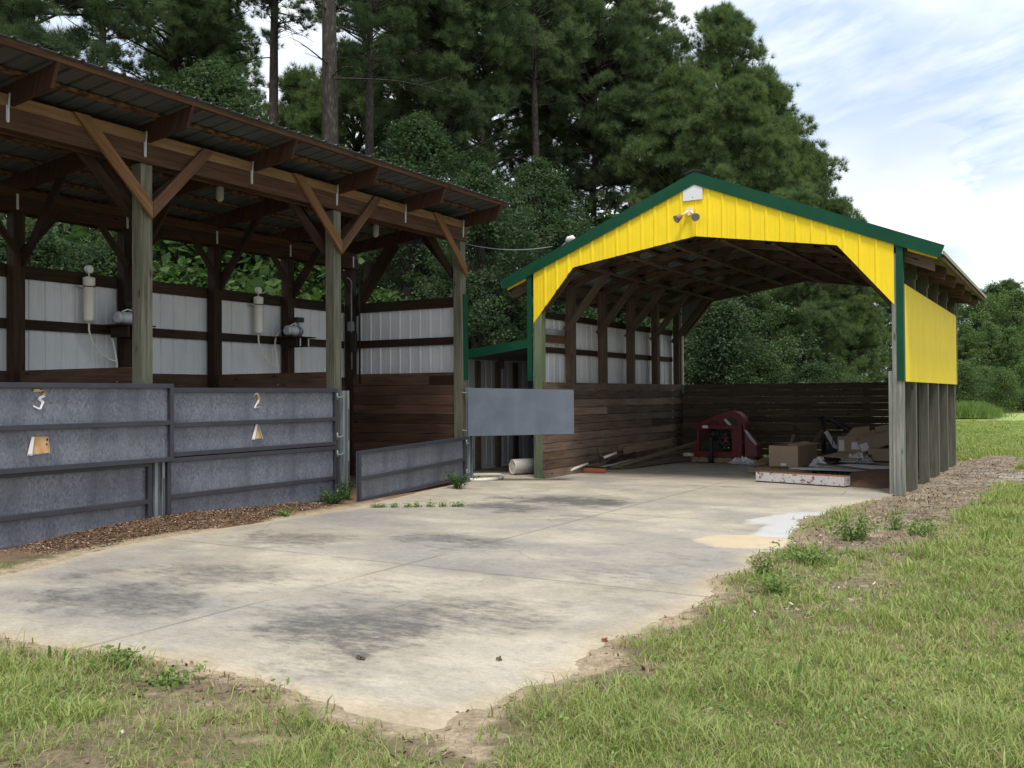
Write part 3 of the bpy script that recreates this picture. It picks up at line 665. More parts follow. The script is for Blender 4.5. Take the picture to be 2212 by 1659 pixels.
# peeling stickers: bent strips that stand off the sheet
def sticker(g, P, n, pts, wd, name, m='paper', lift=.010, parent=None):
    mb = MB()
    for i in range(len(pts)-1):
        (s0, z0), (s1, z1) = pts[i], pts[i+1]; a, b = P(s0, z0, -.026), P(s1, z1, -.026); dd = (b-a).normalized(); e = dd.cross(n)*wd/2
        l0, l1 = lift*random.uniform(.5, 2), lift*random.uniform(.5, 2)
        mb.prism([a-e+n*l0, b-e*.8+n*l1, b+e*.8+n*l1*.3, a+e+n*l0*.3], n*.003)
    return mb.build(name, m, parent or g)
def marks(g, P, n, s, zn, zd, digit, u):
    q = lambda L: [(s+u*a*.10, zn+b*.155) for a, b in L]
    if digit == 3:
        sticker(g, P, n, q([(-.6, .98), (.35, 1.0), (.75, .62)]), .035, 'number_sticker', 'decal'); 
        sticker(g, P, n, q([(.75, .62), (0, .42), (.55, .12)]), .03, 'number_sticker', 'paper'); sticker(g, P, n, q([(.55, .2), (.15, -.35), (-.65, -.12)]), .02, 'number_sticker', 'paper')
    else:
        sticker(g, P, n, q([(-.55, .8), (-.15, .95), (.3, .78)]), .025, 'number_sticker', 'paper')
        sticker(g, P, n, q([(.1, .95), (.42, .4), (.0, .0)]), .04, 'number_sticker', 'decal'); sticker(g, P, n, q([(.3, .35), (-.5, -.4), (.55, -.28)]), .018, 'number_sticker', 'paper')
    w0, w1, h = (.085, .135, .20) if digit == 3 else (.028, .105, .215)
    mb = MB(); cor = [(s-u*w1, zd), (s+u*w1, zd+.012), (s+u*w0+(u*.03 if digit == 3 else 0), zd+h), (s-u*w0, zd+h+.004)]
    mb.prism([P(a, b, -.018) for a, b in cor], n*.003); dk = mb.build('peeled_decal', 'decal', g)
    for a, b in ((0, 3), (0, 1), (1, 2)):
        mb = MB(); A, B = P(*cor[a], -.014), P(*cor[b], -.014); wd = (.05 if digit == 3 else .042) if (a, b) == (0, 3) else (.030 if digit == 2 and (a, b) == (1, 2) else .018)
        ctr = P(s, zd+h/2, -.014); e = (ctr-(A+B)/2).normalized()*wd
        mb.prism([A, B, B+e*.5+n*.012, A+e*.9+n*.018], n*.003); mb.build('peeled_edge', 'paper', dk)
marks(G3, P3, n3_, 6.36-4.40, 1.585, 1.03-.01, 3, 1)
marks(G2, P2, n2_, 11.37-9.70, 1.555, 1.045, 2, -1)

# ------------------------------------------------------------------ things fixed inside the stalls
def filter_column(y, label):
    x = bxk+.10; g = thing('filter_column', label, 'filter tube', (x, y, 2.80), 'filter tubes on the stall back wall')
    MB().tube([(x, y, 2.80), (x, y, 2.84), (x, y, 2.86), (x, y, 3.36), (x, y, 3.37), (x, y, 3.47), (x, y, 3.49)], [.05, .086, .078, .078, .09, .09, .035], 20).build('tube_body', 'pvc', g)
    MB().ring((x, y, 3.335), .081, .008).build('clamp', 'darkiron', g)
    MB().box(x-.09, x-.01, y-.16, y-.05, 3.325, 3.345).build('bracket', 'strap', g)
    m = MB(); m.cyl((x, y, 3.49), (x, y, 3.56), .012, n=8); m.cyl((x-.02, y, 3.60), (x+.03, y, 3.60), .062, n=20); m.build('gauge', 'strap', g)
    MB().cyl((x+.0305, y, 3.60), (x+.033, y, 3.60), .05, n=20).build('gauge_face', 'pvc', g)
    pts = [(x, y, 2.80), (x, y, 2.68), (x+.02, y+.03, 2.52), (x+.03, y+.14, 2.36), (x+.02, y+.34, 2.24), (x+.02, y+.44, 2.22), (x+.02, y+.47, 2.2)]
    MB().tube(pts, .014, 8).build('hose', 'hosewhite', g)
    MB().tube([(x+.06, y+.50, 2.88), (x+.04, y+.40, 2.78), (x+.02, y+.39, 2.6), (x+.02, y+.44, 2.35), (x+.02, y+.47, 2.2), (x+.02, y+.47, 1.3)], .015, 8).build('hose', 'hosewhite', g)
    return g
filter_column(9.02, 'white filter tube with dial gauge left of the grey-green front post'); filter_column(12.48, 'white filter tube with dial gauge between two dark back posts, nearer the stall corner')
def pump(y, label):
    x = bxk+.36; z = 2.78; g = thing('pump', label, 'pump', (x, y, z), 'electric pumps on wooden brackets')
    m = MB(); m.tube([(x, y-.20, z+.10), (x, y-.17, z+.10), (x, y-.165, z+.10), (x, y+.02, z+.10), (x, y+.025, z+.10), (x, y+.06, z+.1)], [.07, .10, .092, .092, .105, .08], 20); m.build('motor', 'motor', g)
    m = MB(); m.cyl((x, y+.06, z+.10), (x, y+.17, z+.10), .085, n=16); m.cyl((x, y+.11, z+.17), (x, y+.11, z+.29), .035, n=12); m.ring((x, y+.115, z+.10), .085, .012, (0, 1, 0)); m.build('pump_head', 'galv', g)
    MB().box(x-.08, x+.08, y+.02, y+.20, z+.27, z+.36).build('filter_box', 'black', g, .012)
    MB().box(x-.09, x+.09, y-.15, y+.14, z-.005, z+.012).build('foot', 'darkiron', g)
    MB().tube([(x, y-.10, z+.19), (x, y, z+.235), (x, y+.09, z+.22)], .012, 8).build('pipe', 'hosewhite', g)
    for q in (-.14, .14): MB().box(bxk+.175, x+.22, y+q-.02, y+q+.02, z-.20, z-.035).build('shelf_bracket', 'dark', shed)
    MB().box(bxk+.175, x+.26, y-.30, y+.32, z-.032, z-.012).build('shelf', 'dark', shed)
    for q in (-.03, .19): MB().box(x+.222, x+.226, y+q-.05, y+q-.02, z-.19, z-.05).build('shelf_strap', 'strap', shed)
pump(9.50, 'silver pump half hidden behind the grey-green front post'); pump(13.12, 'silver pump with black box on top, in full view by the second stall post')
def jar_lamp(x, y, z, label):
    g = thing('jar_lamp', label, 'lamp', (x, y, z), 'glass jar lamps under the shed roof')
    MB().cyl((x, y, z+.10), (x, y, z+.2), .045, n=14).build('lamp_cap', 'galv', g)
    MB().tube([(x, y, z+.10), (x, y, z+.07), (x, y, z-.10), (x, y, z-.14)], [.05, .062, .06, .03], 14).build('lamp_glass', 'bucket', g)
jar_lamp(-11.5, 10.38, 4.86, 'dusty jar lamp hanging under the roof of the middle stall'); jar_lamp(-11.5, 14.23, 4.84, 'dusty jar lamp hanging under the roof of the end stall')
cdt = thing('electric_conduit', 'grey electric conduits with switch box on the dark corner post', 'conduit', (bxk+.22, 14.9, 1.9))
x = bxk+.22
MB().tube([(x-.25, 14.94, 4.05), (x-.08, 14.94, 4.08), (x, 14.93, 4.0), (x, 14.93, 2.2)], .016, 8).build('pipe', 'galv', cdt)
MB().tube([(x+.22, 14.98, 4.3), (x+.17, 14.98, 4.2), (x+.17, 14.98, 1.9)], .018, 8).build('pipe', 'darkiron', cdt)
MB().box(x-.05, x+.07, 14.86, 14.94, 2.98, 3.17).build('switch_box', 'galv', cdt, .008)
MB().box(x-.0, x+.14, 14.88, 14.95, 2.55, 2.95).build('breaker_box', 'darkiron', cdt, .008)
m = MB(); pts = [Vector((-10.02, 15.12, 4.56)).lerp(Vector((-8.83, 16.42, 4.58)), k/10) - Vector((0, 0, .09*(1-(k/5-1)**2))) for k in range(11)]
tag(m.tube(pts, .008, 6).build('power_cable', 'galv'), 'thin grey power cable slung from the stall shed to the green-trimmed barn', 'cable')

# ------------------------------------------------------------------ yellow and green barn
barn = thing('open_barn', 'open gabled barn with yellow metal gable and dark green trim', 'barn', (-5.87, 20.2, 0))
YF, YB = 16.35, 24.05; XL, XR, XC = -9.36, -2.38, -5.87
PY = [16.43, 17.78, 19.34, 20.90, 22.46, 23.97]
rz = lambda x: 5.60-.4085*abs(x-XC)          # roof line
bz = lambda x: 4.50-.153*abs(x-XC)           # bottom chords
for side in (-1, 1):
    for i, y in enumerate(PY):
        xa = XL+.14 if side < 0 else XR-.17
        mt = ('mossy' if side > 0 else 'greenpost') if i == 0 else ('barnpost' if side < 0 else 'greypost')
        m = MB(); m.box(xa, xa+.165, y-.08, y+.08, -.1, rz(xa+.08)-.30); m.build('post', mt, barn)
        if i and side > 0: MB().box(xa-.03, xa+.19, y-.095, y+.095, rz(xa)-.62, rz(xa)-.28).build('post_cap', 'greypost', barn)
    if side > 0: MB().box(XR-.235, XR-.175, 16.37, 16.52, -.1, 2.0).build('post_cleat', 'mossy', barn)
for i, y in enumerate(PY):
    m = MB(); yy = y+.085 if i < 5 else y-.125; t_ = .04
    for s in (-1, 1):
        f = lambda x, z: (XC+s*x, yy, z)
        m.prism([f(0, 5.40), f(3.95, 5.40-.4085*3.95), f(3.95, 5.40-.4085*3.95-.19), f(0, 5.40-.19)], (0, t_, 0))
        m.prism([f(0, 4.52), f(2.5, 4.13), f(2.5, 4.27), f(0, 4.66)], (0, t_-.002, 0))
        for q in (.9, 1.8): m.prism([f(q-.06, 4.62-.153*q), f(q+.06, 4.62-.153*q), f(q+.06, 5.22-.4085*q), f(q-.06, 5.22-.4085*q)], (0, t_-.004, 0))
    m.prism([(XC-.07, yy, 4.66), (XC+.07, yy, 4.66), (XC+.07, yy, 5.2), (XC-.07, yy, 5.2)], (0, t_-.003, 0))
    m.build('roof_truss', 'barnpost', barn)
    for s in (-1, 1):
        xp = XC+s*3.30; y2 = (y+.13 if i == 0 else y-.125) if i < 5 else y-.17
        o_ = .16 if i == 0 else 0
        MB().beam((xp+s*.02+s*o_*.6, y2, 3.00+o_), (XC+s*(2.30+o_*.6), y2, 4.22+o_*.6), .04, .15, (0, 0, 1)).build('knee_brace', 'barnpost', barn)
for x in (-8.15, -7.25, -6.35, -5.4, -4.5, -3.6):
    MB().box(x-.045, x+.045, 16.5, 24.0, bz(x)-.045, bz(x)-.004).build('ceiling_runner', 'barnpost', barn)
for s in (-1, 1):
    for k in range(8):
        q = .2+k*.55; x = XC+s*q; MB().beam((x, YF+.05, rz(x)-.155), (x, YB+.45, rz(x)-.155), .09, .042, (s*.4, 0, 1)).build('purlin', 'barnpost', barn)
    m = MB(); sl_ = Vector((s, 0, -.4085)).normalized(); nr = Vector((s*.4085, 0, 1)).normalized()
    sheet(m, (XC+s*.02, YF-.02, 5.50), (0, 1, 0), sl_, nr, YB-YF+.62, lambda q: 4.40, lambda q: 0, .255, .022); m.build('roof_sheet', 'galv', barn)
    MB().box(XC+s*3.38-.02, XC+s*3.38+.02, 16.45, 24.1, 3.80, 3.99).build('eave_beam', 'barnpost', barn)
    for i, y in enumerate(PY[1:]): MB().prism([(XC+s*3.4, y, 3.72), (XC+s*3.98, y, 3.66), (XC+s*3.98, y, 3.80), (XC+s*3.4, y, 4.02)], (0, .04, 0)).build('rafter_tail', 'barnpost', barn)
    # green rake trim with returned lip, both gables
    for yy in (YF-.035, YB+.58):
        m = MB(); f = lambda q, z: (XC+s*q, yy, z)
        z = lambda q: 5.66-.4085*q
        m.prism([f(0, z(0)), f(4.12, z(4.12)), f(4.05, z(4.05)-.215), f(0, z(0)-.215)], (0, .03, 0))
        m.prism([f(0, z(0)-.17), f(4.04, z(4.04)-.17), f(4.03, z(4.03)-.232), f(0, z(0)-.232)], (0, -.012, 0))
        m.build('rake_trim', 'green', barn)
    # eave drip edge
    MB().beam((XC+s*4.10, YF, rz(4.1+XC)-.065), (XC+s*4.10, YB+.6, rz(4.1+XC)-.065), .02, .06).build('eave_trim', 'trimyellow', barn)
    # corner trims
    m = MB(); xc = XC+s*3.485
    m.box(min(xc-s*.09, xc), max(xc-s*.09, xc)+.0, YF-.022, YF-.006, 1.84 if s > 0 else 1.93, 4.08)
    m.box(min(xc-s*.0, xc+s*.0)-(.014 if s < 0 else -.0), xc+(.014 if s > 0 else .0), YF-.022, YF+.11, 1.84 if s > 0 else 1.93, 4.08)
    m.build('corner_trim', 'green', barn)
    m = MB(); m.prism([(XC+s*3.56, YF+.05, 4.00), (XC+s*4.0, YF+.05, 3.82), (XC+s*4.0, YF+.05, 3.775), (XC+s*3.56, YF+.05, 3.945)], (0, .02, 0)).build('soffit_strip', 'yellow', barn)
# gable sheet in two halves
for yy, nn in ((YF-.004, -1), (YB+.55, 1)):
    m = MB()
    for s in (-1, 1):
        def bot(q): return 4.50-.153*q if q < 2.47 else 4.122-(q-2.47)*(1.02/.87)
        sheet(m, (XC, yy, 0), (s, 0, 0), (0, 0, 1), (0, nn, 0), 3.36, lambda q: 5.50-.4085*q, bot, .258, .017, start=.0 if s > 0 else .258, th=.003)
    m.build('gable_sheet', 'yellow' if nn < 0 else 'galv', barn)
    m = MB()
    for s in (-1, 1):
        f = lambda q, z: (XC+s*q, yy-nn*.075, z)
        m.prism([f(0, 4.51), f(2.45, 4.135), f(2.45, 4.27), f(0, 4.64)], (0, nn*.06, 0)); m.prism([f(2.46, 4.13), f(3.33, 3.11), f(3.33, 3.30), f(2.46, 4.28)], (0, nn*.06, 0))
    m.build('gable_frame', 'barnpost', barn)
m = MB(); m.prism([(XC-.13, YF-.05, 5.675), (XC, YF-.05, 5.71), (XC+.13, YF-.05, 5.675), (XC+.2, YF-.05, 5.64), (XC, YF-.05, 5.68), (XC-.2, YF-.05, 5.64)], (0, 8.6, 0)); m.build('ridge_cap', 'black', barn)
# right side panel
m = MB(); sheet(m, (XR+.012, 16.47, 0), (0, 1, 0), (0, 0, 1), (1, 0, 0), 7.70, lambda s: 3.42, lambda s: 1.83, .255, .0035, start=.1); m.build('side_panel', 'yellow', barn)
m = MB(); m.box(XR+.004, XR+.03, 24.175, 24.20, 1.83, 3.95); m.build('edge_trim', 'galv', barn)
MB().box(XR-.24, XR-.20, 16.5, 24.05, 3.30, 3.98).build('header_board', 'barnpost', barn)
for z in (1.9, 2.6, 3.3): MB().box(XR-.03, XR+.008, 16.5, 24.1, z, z+.12).build('rail', 'dark', barn)
# left wall
m = MB(); sheet(m, (XL+.06, 16.45, 0), (0, 1, 0), (0, 0, 1), (1, 0, 0), 7.65, lambda s: 3.24, lambda s: .05, .255, .014, start=.12, th=.003); m.build('metal_panel', 'white', barn)
for z0, z1 in ((3.21, 3.34), (2.51, 2.63)):
    for y0, y1 in zip(PY[:-1], PY[1:]): MB().box(XL+.09, XL+.13, y0+.082, y1-.082, z0, z1).build('rail', 'dark', barn)
MB().box(XL+.131, XL+.17, 16.52, 17.69, 2.72, 2.88).build('rail', 'redbrace', barn)
MB().box(XL+.10, XL+.125, 16.52, 17.69, 2.885, 3.0).build('flashing', 'galv', barn)
planks(MB(), 'y', XL+.31, .04, 16.36, 24.0, .0, .174, 11, .011).build('plank_wall', 'plank', barn)
MB().box(XL+.30, XL+.40, 23.98, 24.04, 1.66, 1.90).build('post_cap', 'mossy', barn)
MB().box(XL+.32, XL+.37, 24.03, 24.06, 1.9, 3.2).build('corner_strip', 'pvc', barn)
# boarded right wall inside edge
planks(MB(), 'y', XR-.235, .05, 16.55, 24.0, .0, .19, 10).build('plank_wall', 'dark', barn)
# slatted back wall with daylight gaps
m = MB()
for k in range(11): m.box(XL+.30, XR-.2, 24.06+random.uniform(-.004, .004), 24.10, .085+k*.166, .085+k*.166+.166-random.choice((.009, .013, .017, .014))*(1 if k < 8 else .6))
m.build('plank_wall', 'fence', barn)
for x in (-7.7, -6.05, -4.35, -3.4): MB().box(x-.08, x+.08, 24.105, 24.26, -.1, 1.9).build('post', 'dark', barn)
# vent plate, floodlight
m = MB(); m.prism([(-6.085, YF-.028, 5.15), (-5.715, YF-.028, 5.15), (-5.715, YF-.028, 5.47), (-5.80, YF-.028, 5.52), (-6.0, YF-.028, 5.52), (-6.085, YF-.028, 5.47)], (0, -.006, 0))
pt = m.build('blank_plate', 'paper', barn); tag(pt)
for z in (5.2, 5.49): MB().cyl((-5.90, YF-.034, z), (-5.90, YF-.039, z), .008, n=8).build('screw', 'darkiron', pt)
fl = thing('floodlight', 'twin-head floodlight with cream base below the white plate on the yellow gable', 'floodlight', (-5.96, YF-.02, 4.92))
MB().cyl((-5.955, YF-.022, 4.95), (-5.955, YF-.06, 4.95), .075, n=20).build('mount_plate', 'cream', fl)
for s in (-1, 1):
    a = Vector((-5.955+s*.05, YF-.07, 4.93)); b = Vector((-5.965+s*.115, YF-.13, 4.87))
    MB().tube([(-5.955+s*.03, YF-.05, 4.95), a, b], .022, 10).build('arm', 'cream', fl)
    d = Vector((s*.55, -.65, -.55)).normalized()
    hd = MB().tube([b, b+d*.03, b+d*.06, b+d*.13], [.03, .05, .055, .075], 16).build('lamp_head', 'lampbrown', fl)
    MB().cyl(b+d*.131, b+d*.134, .068, n=16).build('lens', 'galv', hd)
dm_ = thing('roof_lamp', 'small white lamp head poking above the left roof slope of the barn', 'lamp', (-8.5, 16.62, 4.5))
MB().tube([(-8.78, 16.6, 4.48), (-8.72, 16.6, 4.60), (-8.58, 16.6, 4.70)], .012, 6).build('arm', 'galv', dm_)
MB().tube([(-8.62, 16.6, 4.69), (-8.57, 16.6, 4.72), (-8.48, 16.6, 4.73), (-8.43, 16.6, 4.71)], [.03, .06, .065, .03], 14).build('lamp_head', 'pvc', dm_)

# ------------------------------------------------------------------ lean-to between the two buildings
lt = thing('lean_to', 'low lean-to with green edge trim between the stalls and the barn', 'shed', (-10.5, 18, 0))
zl = lambda x: 2.60+.118*(x+10.78)
for y, nm in ((YF-.01, 'rake_trim'),):
    m = MB(); m.prism([(-11.8, y, zl(-11.8)-.19), (XL-.005, y, zl(XL)-.165), (XL-.005, y, zl(XL)), (-11.8, y, zl(-11.8))], (0, .03, 0))
    m.prism([(-11.8, y, zl(-11.8)-.15), (XL-.005, y, zl(XL)-.13), (XL-.005, y, zl(XL)-.175), (-11.8, y, zl(-11.8)-.2)], (0, -.012, 0)); m.build(nm, 'green', lt)
m = MB(); sheet(m, (-11.85, YF+.02, zl(-11.85)-.03), (0, 1, 0), Vector((1, 0, .118)).normalized(), Vector((-.118, 0, 1)).normalized(), 3.8, lambda q: 2.5, lambda q: 0, .255, .02); m.build('roof_sheet', 'roofmetal', lt)
m = MB(); sheet(m, (-11.52, YF+.05, 0), (0, 1, 0), (0, 0, 1), (1, 0, 0), 3.7, lambda q: 2.45, lambda q: .02, .24, .02, th=.003); m.build('metal_panel', 'white', lt)
for y in (16.9, 17.75, 18.6, 19.4): MB().box(-11.49, -11.44, y-.09, y+.09, .0, 2.42).build('post', 'dirtyboard', lt)
m = MB(); sheet(m, (-11.52, 20.1, 0), (1, 0, 0), (0, 0, 1), (0, -1, 0), 2.1, lambda q: 2.5, lambda q: .02, .24, .012, th=.003); m.build('metal_panel', 'galv', lt)
MB().box(-11.4, -9.5, 20.02, 20.07, .62, .76).build('rail', 'dark', lt)
MB().tube([(-10.35, 20.0, 1.2), (-10.35, 20.0, .74), (-10.30, 20, .66), (-10.15, 20, .64)], .02, 8).build('conduit', 'galv', lt)
MB().tube([(-10.35, YF+.6, 2.42), (-10.35, YF+.6, 2.2)], .05, 8).build('lamp_socket', 'darkiron', lt)

# ------------------------------------------------------------------ loose things
b = thing('plastic_bucket', 'grey-white plastic bucket lying on its side by the mossy barn post', 'bucket', (-9.95, 17.0, 0))
a_, d_ = Vector((-10.04, 16.85, .165)), Vector((.52, .85, 0)).normalized()
MB().tube([a_+d_*.012, a_+d_*.02, a_+d_*.5], [.15, .155, .165], 28).build('bucket_body', 'bucket', b)
m = MB(); m.cyl(a_, a_+d_*.011, .152, n=28); m.ring(a_, .145, .008, d_); m.ring(a_, .02, .006, d_, 12); m.build('bucket_base', 'pvc', b)
m = MB(); P_ = [Vector((-10.25+.56*math.cos(q), 15.72+.56*math.sin(q), .036+.012*math.sin(2*q))) for q in [i*math.pi/24 for i in range(49)]]
tag(m.tube(P_, .034, 10).build('hose_coil', 'hosewhite'), 'cream hose coiled in a single ring on the concrete by the end stall', 'hose')
bm_ = thing('push_broom', 'wide broom head with orange bristles lying beside the plank wall', 'broom', (-8.85, 18.0, 0))
MB().beam((-9.18, 18.06, .115), (-8.50, 18.04, .115), .06, .035).build('broom_block', 'black', bm_)
n_ = 2600; px = rng.uniform(-9.18, -8.50, n_); py = 18.05+rng.uniform(-.035, .035, n_); q = rng.normal(0, .014, (n_, 2))
v = np.stack([np.c_[px-.004, py, np.full(n_, .10)], np.c_[px+.004, py, np.full(n_, .10)], np.c_[px+q[:, 0], py-.04+q[:, 1], np.full(n_, .004)]], 1).reshape(-1, 3)-np.array([-8.85, 18.0, 0])
link('bristles', np_mesh('bristles', v, 3), 'bristle', bm_)
MB().box(-9.175, -8.505, 18.022, 18.078, .012, .10).build('bristle_core', 'bristle', bm_)
pl_ = thing('broom_pole', 'black pole with white grips leaning low over the broom head', 'pole', (-9.1, 17.4, 0))
A, B = Vector((-9.08, 17.14, .03)), Vector((-8.80, 19.2, .34))
MB().cyl(A, B, .022, n=10).build('shaft', 'black', pl_)
for q0, q1 in ((.10, .48), (.78, 1.03)): MB().cyl(A.lerp(B, q0), A.lerp(B, q1), .028, n=12).build('grip', 'pvc', pl_)
def board(label, a, b_, wd=.14, th=.04, mt='dirtyboard', upv=(0, 0, 1)):
    tag(MB().beam(a, b_, wd, th, upv).build('loose_board', mt), label, 'board', 'boards dumped along the plank wall')
board('long pale board tilted up over the other boards by the plank wall', (-8.72, 18.95, .06), (-8.25, 23.0, .42), .15, .045, 'pallet')
board('thick yellow-brown board lying highest against the plank wall', (-8.93, 20.0, .36), (-8.72, 22.4, .46), .05, .17, 'pallet')
board('dark board flat on the concrete, outermost of the pile', (-8.62, 19.1, .03), (-7.95, 23.6, .10), .16)
board('grey board half buried under the tilted boards', (-8.85, 19.5, .10), (-8.5, 23.3, .2), .14)
board('thin splintered lath nearest the broom pole', (-8.95, 18.3, .05), (-8.75, 20.2, .15), .07, .02, 'sheet')
board('short dark offcut between the broom and the yellow-brown board', (-8.98, 19.2, .12), (-8.85, 20.4, .3), .12, .03, 'dark')
board('upright thin stick propped against the plank wall', (-8.88, 18.9, .03), (-8.99, 18.72, .5), .02, .02, 'pallet', (1, 0, 0))
for lb, a_, b_, mt in (('grey board slanting off the cluttered pallet behind the radiator', (-4.9, 19.0, .16), (-3.2, 20.3, .10), 'sheet'), ('weathered board leaning from the pallet onto the soil heap', (-4.5, 19.6, .22), (-2.95, 19.0, .14), 'dirtyboard'),
                       ('dark plank on edge at the foot of the cardboard boxes', (-4.7, 21.3, .2), (-3.0, 20.9, .2), 'dark'), ('pale lath sticking up behind the big box', (-5.1, 21.3, .3), (-4.85, 21.6, .82), 'dirtyboard'), ('short brown lath tilted behind the left of the big box', (-5.6, 21.4, .2), (-5.45, 21.5, .72), 'pallet')):
    tag(MB().beam(a_, b_, .13 if a_[2] < .25 else .09, .025).build('loose_board', mt), lb, 'board', 'loose boards around the big box')
# red machine on a pallet
def pallet(label, x0, x1, y0, y1, z=.0, mt='pallet', nb=7, rot=0.0):
    p = thing('wooden_pallet', label, 'pallet', ((x0+x1)/2, (y0+y1)/2, z), 'pallets on the barn floor')
    wd = (x1-x0)/nb*.82
    for k in range(nb): q = x0+(x1-x0-wd)*k/(nb-1); MB().box(q, q+wd, y0, y1, z+.105, z+.125).build('deck_board', mt, p)
    for k in range(3): q = y0+(y1-y0-.045)*k/2; MB().box(x0, x1, q, q+.045, z+.02, z+.104).build('stringer', mt, p)
    for k in range(3): q = x0+(x1-x0-.1)*k/2; MB().box(q, q+.1, y0, y1, z+.0, z+.019).build('deck_board', mt, p)
    p.rotation_euler.z = rot; return p
pallet('low pallet under the red machine', -8.0, -6.6, 21.9, 23.1)
mc_ = thing('red_machine', 'red belt-driven machine with round drum housing and black jack wheel', 'machine', (-7.35, 22.4, .125))
x0, x1, y0, y1, zb_, zt_ = -7.95, -6.83, 22.1, 22.85, .125, .80
m = MB(); m.box(x0, x0+.07, y0, y0+.09, zb_, zt_); m.box(x0, x1, y0-.005, y0+.09, zt_+.001, zt_+.10); m.box(x0, x1-.23, y0-.003, y0+.08, zb_, zb_+.13)
m.box(x1-.24, x1, y0, y0+.07, zb_+.001, zt_); m.box(x0, x0+.07, y1-.07, y1, zb_, zt_); m.box(x1-.07, x1, y1-.07, y1, zb_, zt_); m.box(x1-.06, x1-.005, y0+.071, y1-.071, zb_, zb_+.34)
m.box(x0, x1, y1-.07, y1, zt_+.001, zt_+.10); m.box(x1-.06, x1, y0+.091, y1-.071, zt_, zt_+.10); m.box(x0, x0+.06, y0+.091, y1-.071, zt_, zt_+.1); m.box(x0-.07, x0-.002, y0-.01, y0+.1, zb_-.03, zb_+.30)
m.build('frame', 'red', mc_, .006)
c = Vector((-7.12, 0, .88)); m = MB(); arc = [(c.x+.36*math.cos(t_), c.z+.36*math.sin(t_)) for t_ in [math.pi*.62-i*math.pi/16*.80 for i in range(15)]]
poly = [(x0+.0, zt_+.10), (x0+.05, zt_+.15)] + arc + [(c.x+.20, zt_+.10)]
m.prism([(p[0], y0+.10, p[1]) for p in poly], (0, .03, 0)); m.prism([(p[0], y0+.42, p[1]) for p in poly], (0, .03, 0))
for p, q in zip(arc[:-1], arc[1:]): m.prism([(p[0], y0+.131, p[1]), (q[0], y0+.131, q[1]), (q[0]*.985+c.x*.015, y0+.131, q[1]*.985+c.z*.015), (p[0]*.985+c.x*.015, y0+.131, p[1]*.985+c.z*.015)], (0, .288, 0))
m.build('drum_housing', 'red', mc_)
MB().cyl((c.x, y0+.06, c.z+.04), (c.x, y0+.099, c.z+.04), .15, n=20).build('drum_opening', 'darkiron', mc_)
MB().beam((c.x-.13, y0+.045, c.z+.16), (c.x+.02, y0+.045, zt_+.08), .012, .06, (1, 0, 0)).build('lever', 'sheet', mc_)
MB().beam((x1+.01, y0+.2, zt_-.0), (x1+.25, y0+.33, .42), .012, .07, (1, 0, 0)).build('side_guard', 'sheet', mc_)
m = MB(); m.prism([(x1+.005, y0+.24, .14), (x1+.27, y0+.30, .14), (x1+.26, y0+.30, .40), (x1+.005, y0+.24, .68)], (0, .5, 0)); m.build('discharge_chute', 'red', mc_)
wc = Vector((-7.28, y0+.22, .56)); m = MB(); m.ring(wc, .17, .028, (0, 1, 0)); wh = m.build('flywheel', 'darkiron', mc_)
m = MB(); m.cyl(wc-Vector((0, .03, 0)), wc+Vector((0, .05, 0)), .04, n=12)
for k in range(5): t_ = k*1.2566+.3; m.beam(wc, wc+Vector((math.cos(t_)*.16, 0, math.sin(t_)*.16)), .03, .03, (0, 1, 0))
m.build('spokes', 'red', wh)
m = MB(); m.cyl((-7.62, y0+.3, .3), (-7.62, y0+.3, .85), .10, n=14); m.box(-7.8, -7.45, y0+.2, y0+.5, .28, .5); m.cyl((-7.5, y0+.1, .9), (-7.4, y0+.25, .55), .03); m.build('engine', 'darkiron', mc_)
MB().tube([(-7.72, y0+.05, .80), (-7.6, y0-.05, .95), (-7.45, y0-.02, 1.0), (-7.35, y0+.03, .84)], .012, 6).build('cable', 'black', mc_)
m = MB(); m.box(-7.53, -7.45, y0-.30, y0-.22, .12, .62); m.beam((-7.49, y0-.26, .55), (-7.49, y0+.05, .62), .07, .07); m.cyl((-7.49, y0-.26, .62), (-7.49, y0-.26, .74), .02, n=8); jk = m.build('jack', 'black', mc_)
MB().cyl((-7.53, y0-.27, .085), (-7.44, y0-.27, .085), .085, n=18).build('jack_wheel', 'rubber', jk)
MB().box(x0+.16, x0+.30, y0-.012, y0-.006, zt_+.02, zt_+.085).build('label_plate', 'paper', mc_)
# radiator-like ribbed panel
rd = thing('radiator', 'long white ribbed radiator with flaking rusty paint on the concrete edge', 'radiator', (-4.3, 17.5, 0))
A, B = Vector((-5.16, 17.56, 0)), Vector((-3.49, 17.16, 0)); d = (B-A).normalized(); n = Vector((-d.y, d.x, 0)); L = (B-A).length
m = MB(); m.prism([A+Vector((0, 0, .02)), B+Vector((0, 0, .02)), B+n*.24+Vector((0, 0, .02)), A+n*.24+Vector((0, 0, .02))], (0, 0, .165)); m.build('body', 'rustwhite', rd)
m = MB()
for k in range(72): q = A+d*(L*(k+.5)/72)-n*.004; m.box(q.x-.0065, q.x+.0065, q.y-.006, q.y+.012, .022, .182)
m.build('ribs', 'rustwhite', rd); m = MB(); m.prism([A+d*.005-n*.012, B-n*.012, B+n*.2, A+n*.2], (0, 0, .018)); m.build('base_rail', 'darkiron', rd)
m = MB(); m.prism([A+Vector((0, 0, .1855))-n*.008, B+Vector((0, 0, .1855))-n*.008, B+n*.245+Vector((0, 0, .1855)), A+n*.245+Vector((0, 0, .1855))], (0, 0, .006)); m.build('rusty_top', 'copper', rd)
pallet('cluttered pallet under the big open carton', -5.85, -4.55, 19.35, 21.7, 0, 'pallet', 8)
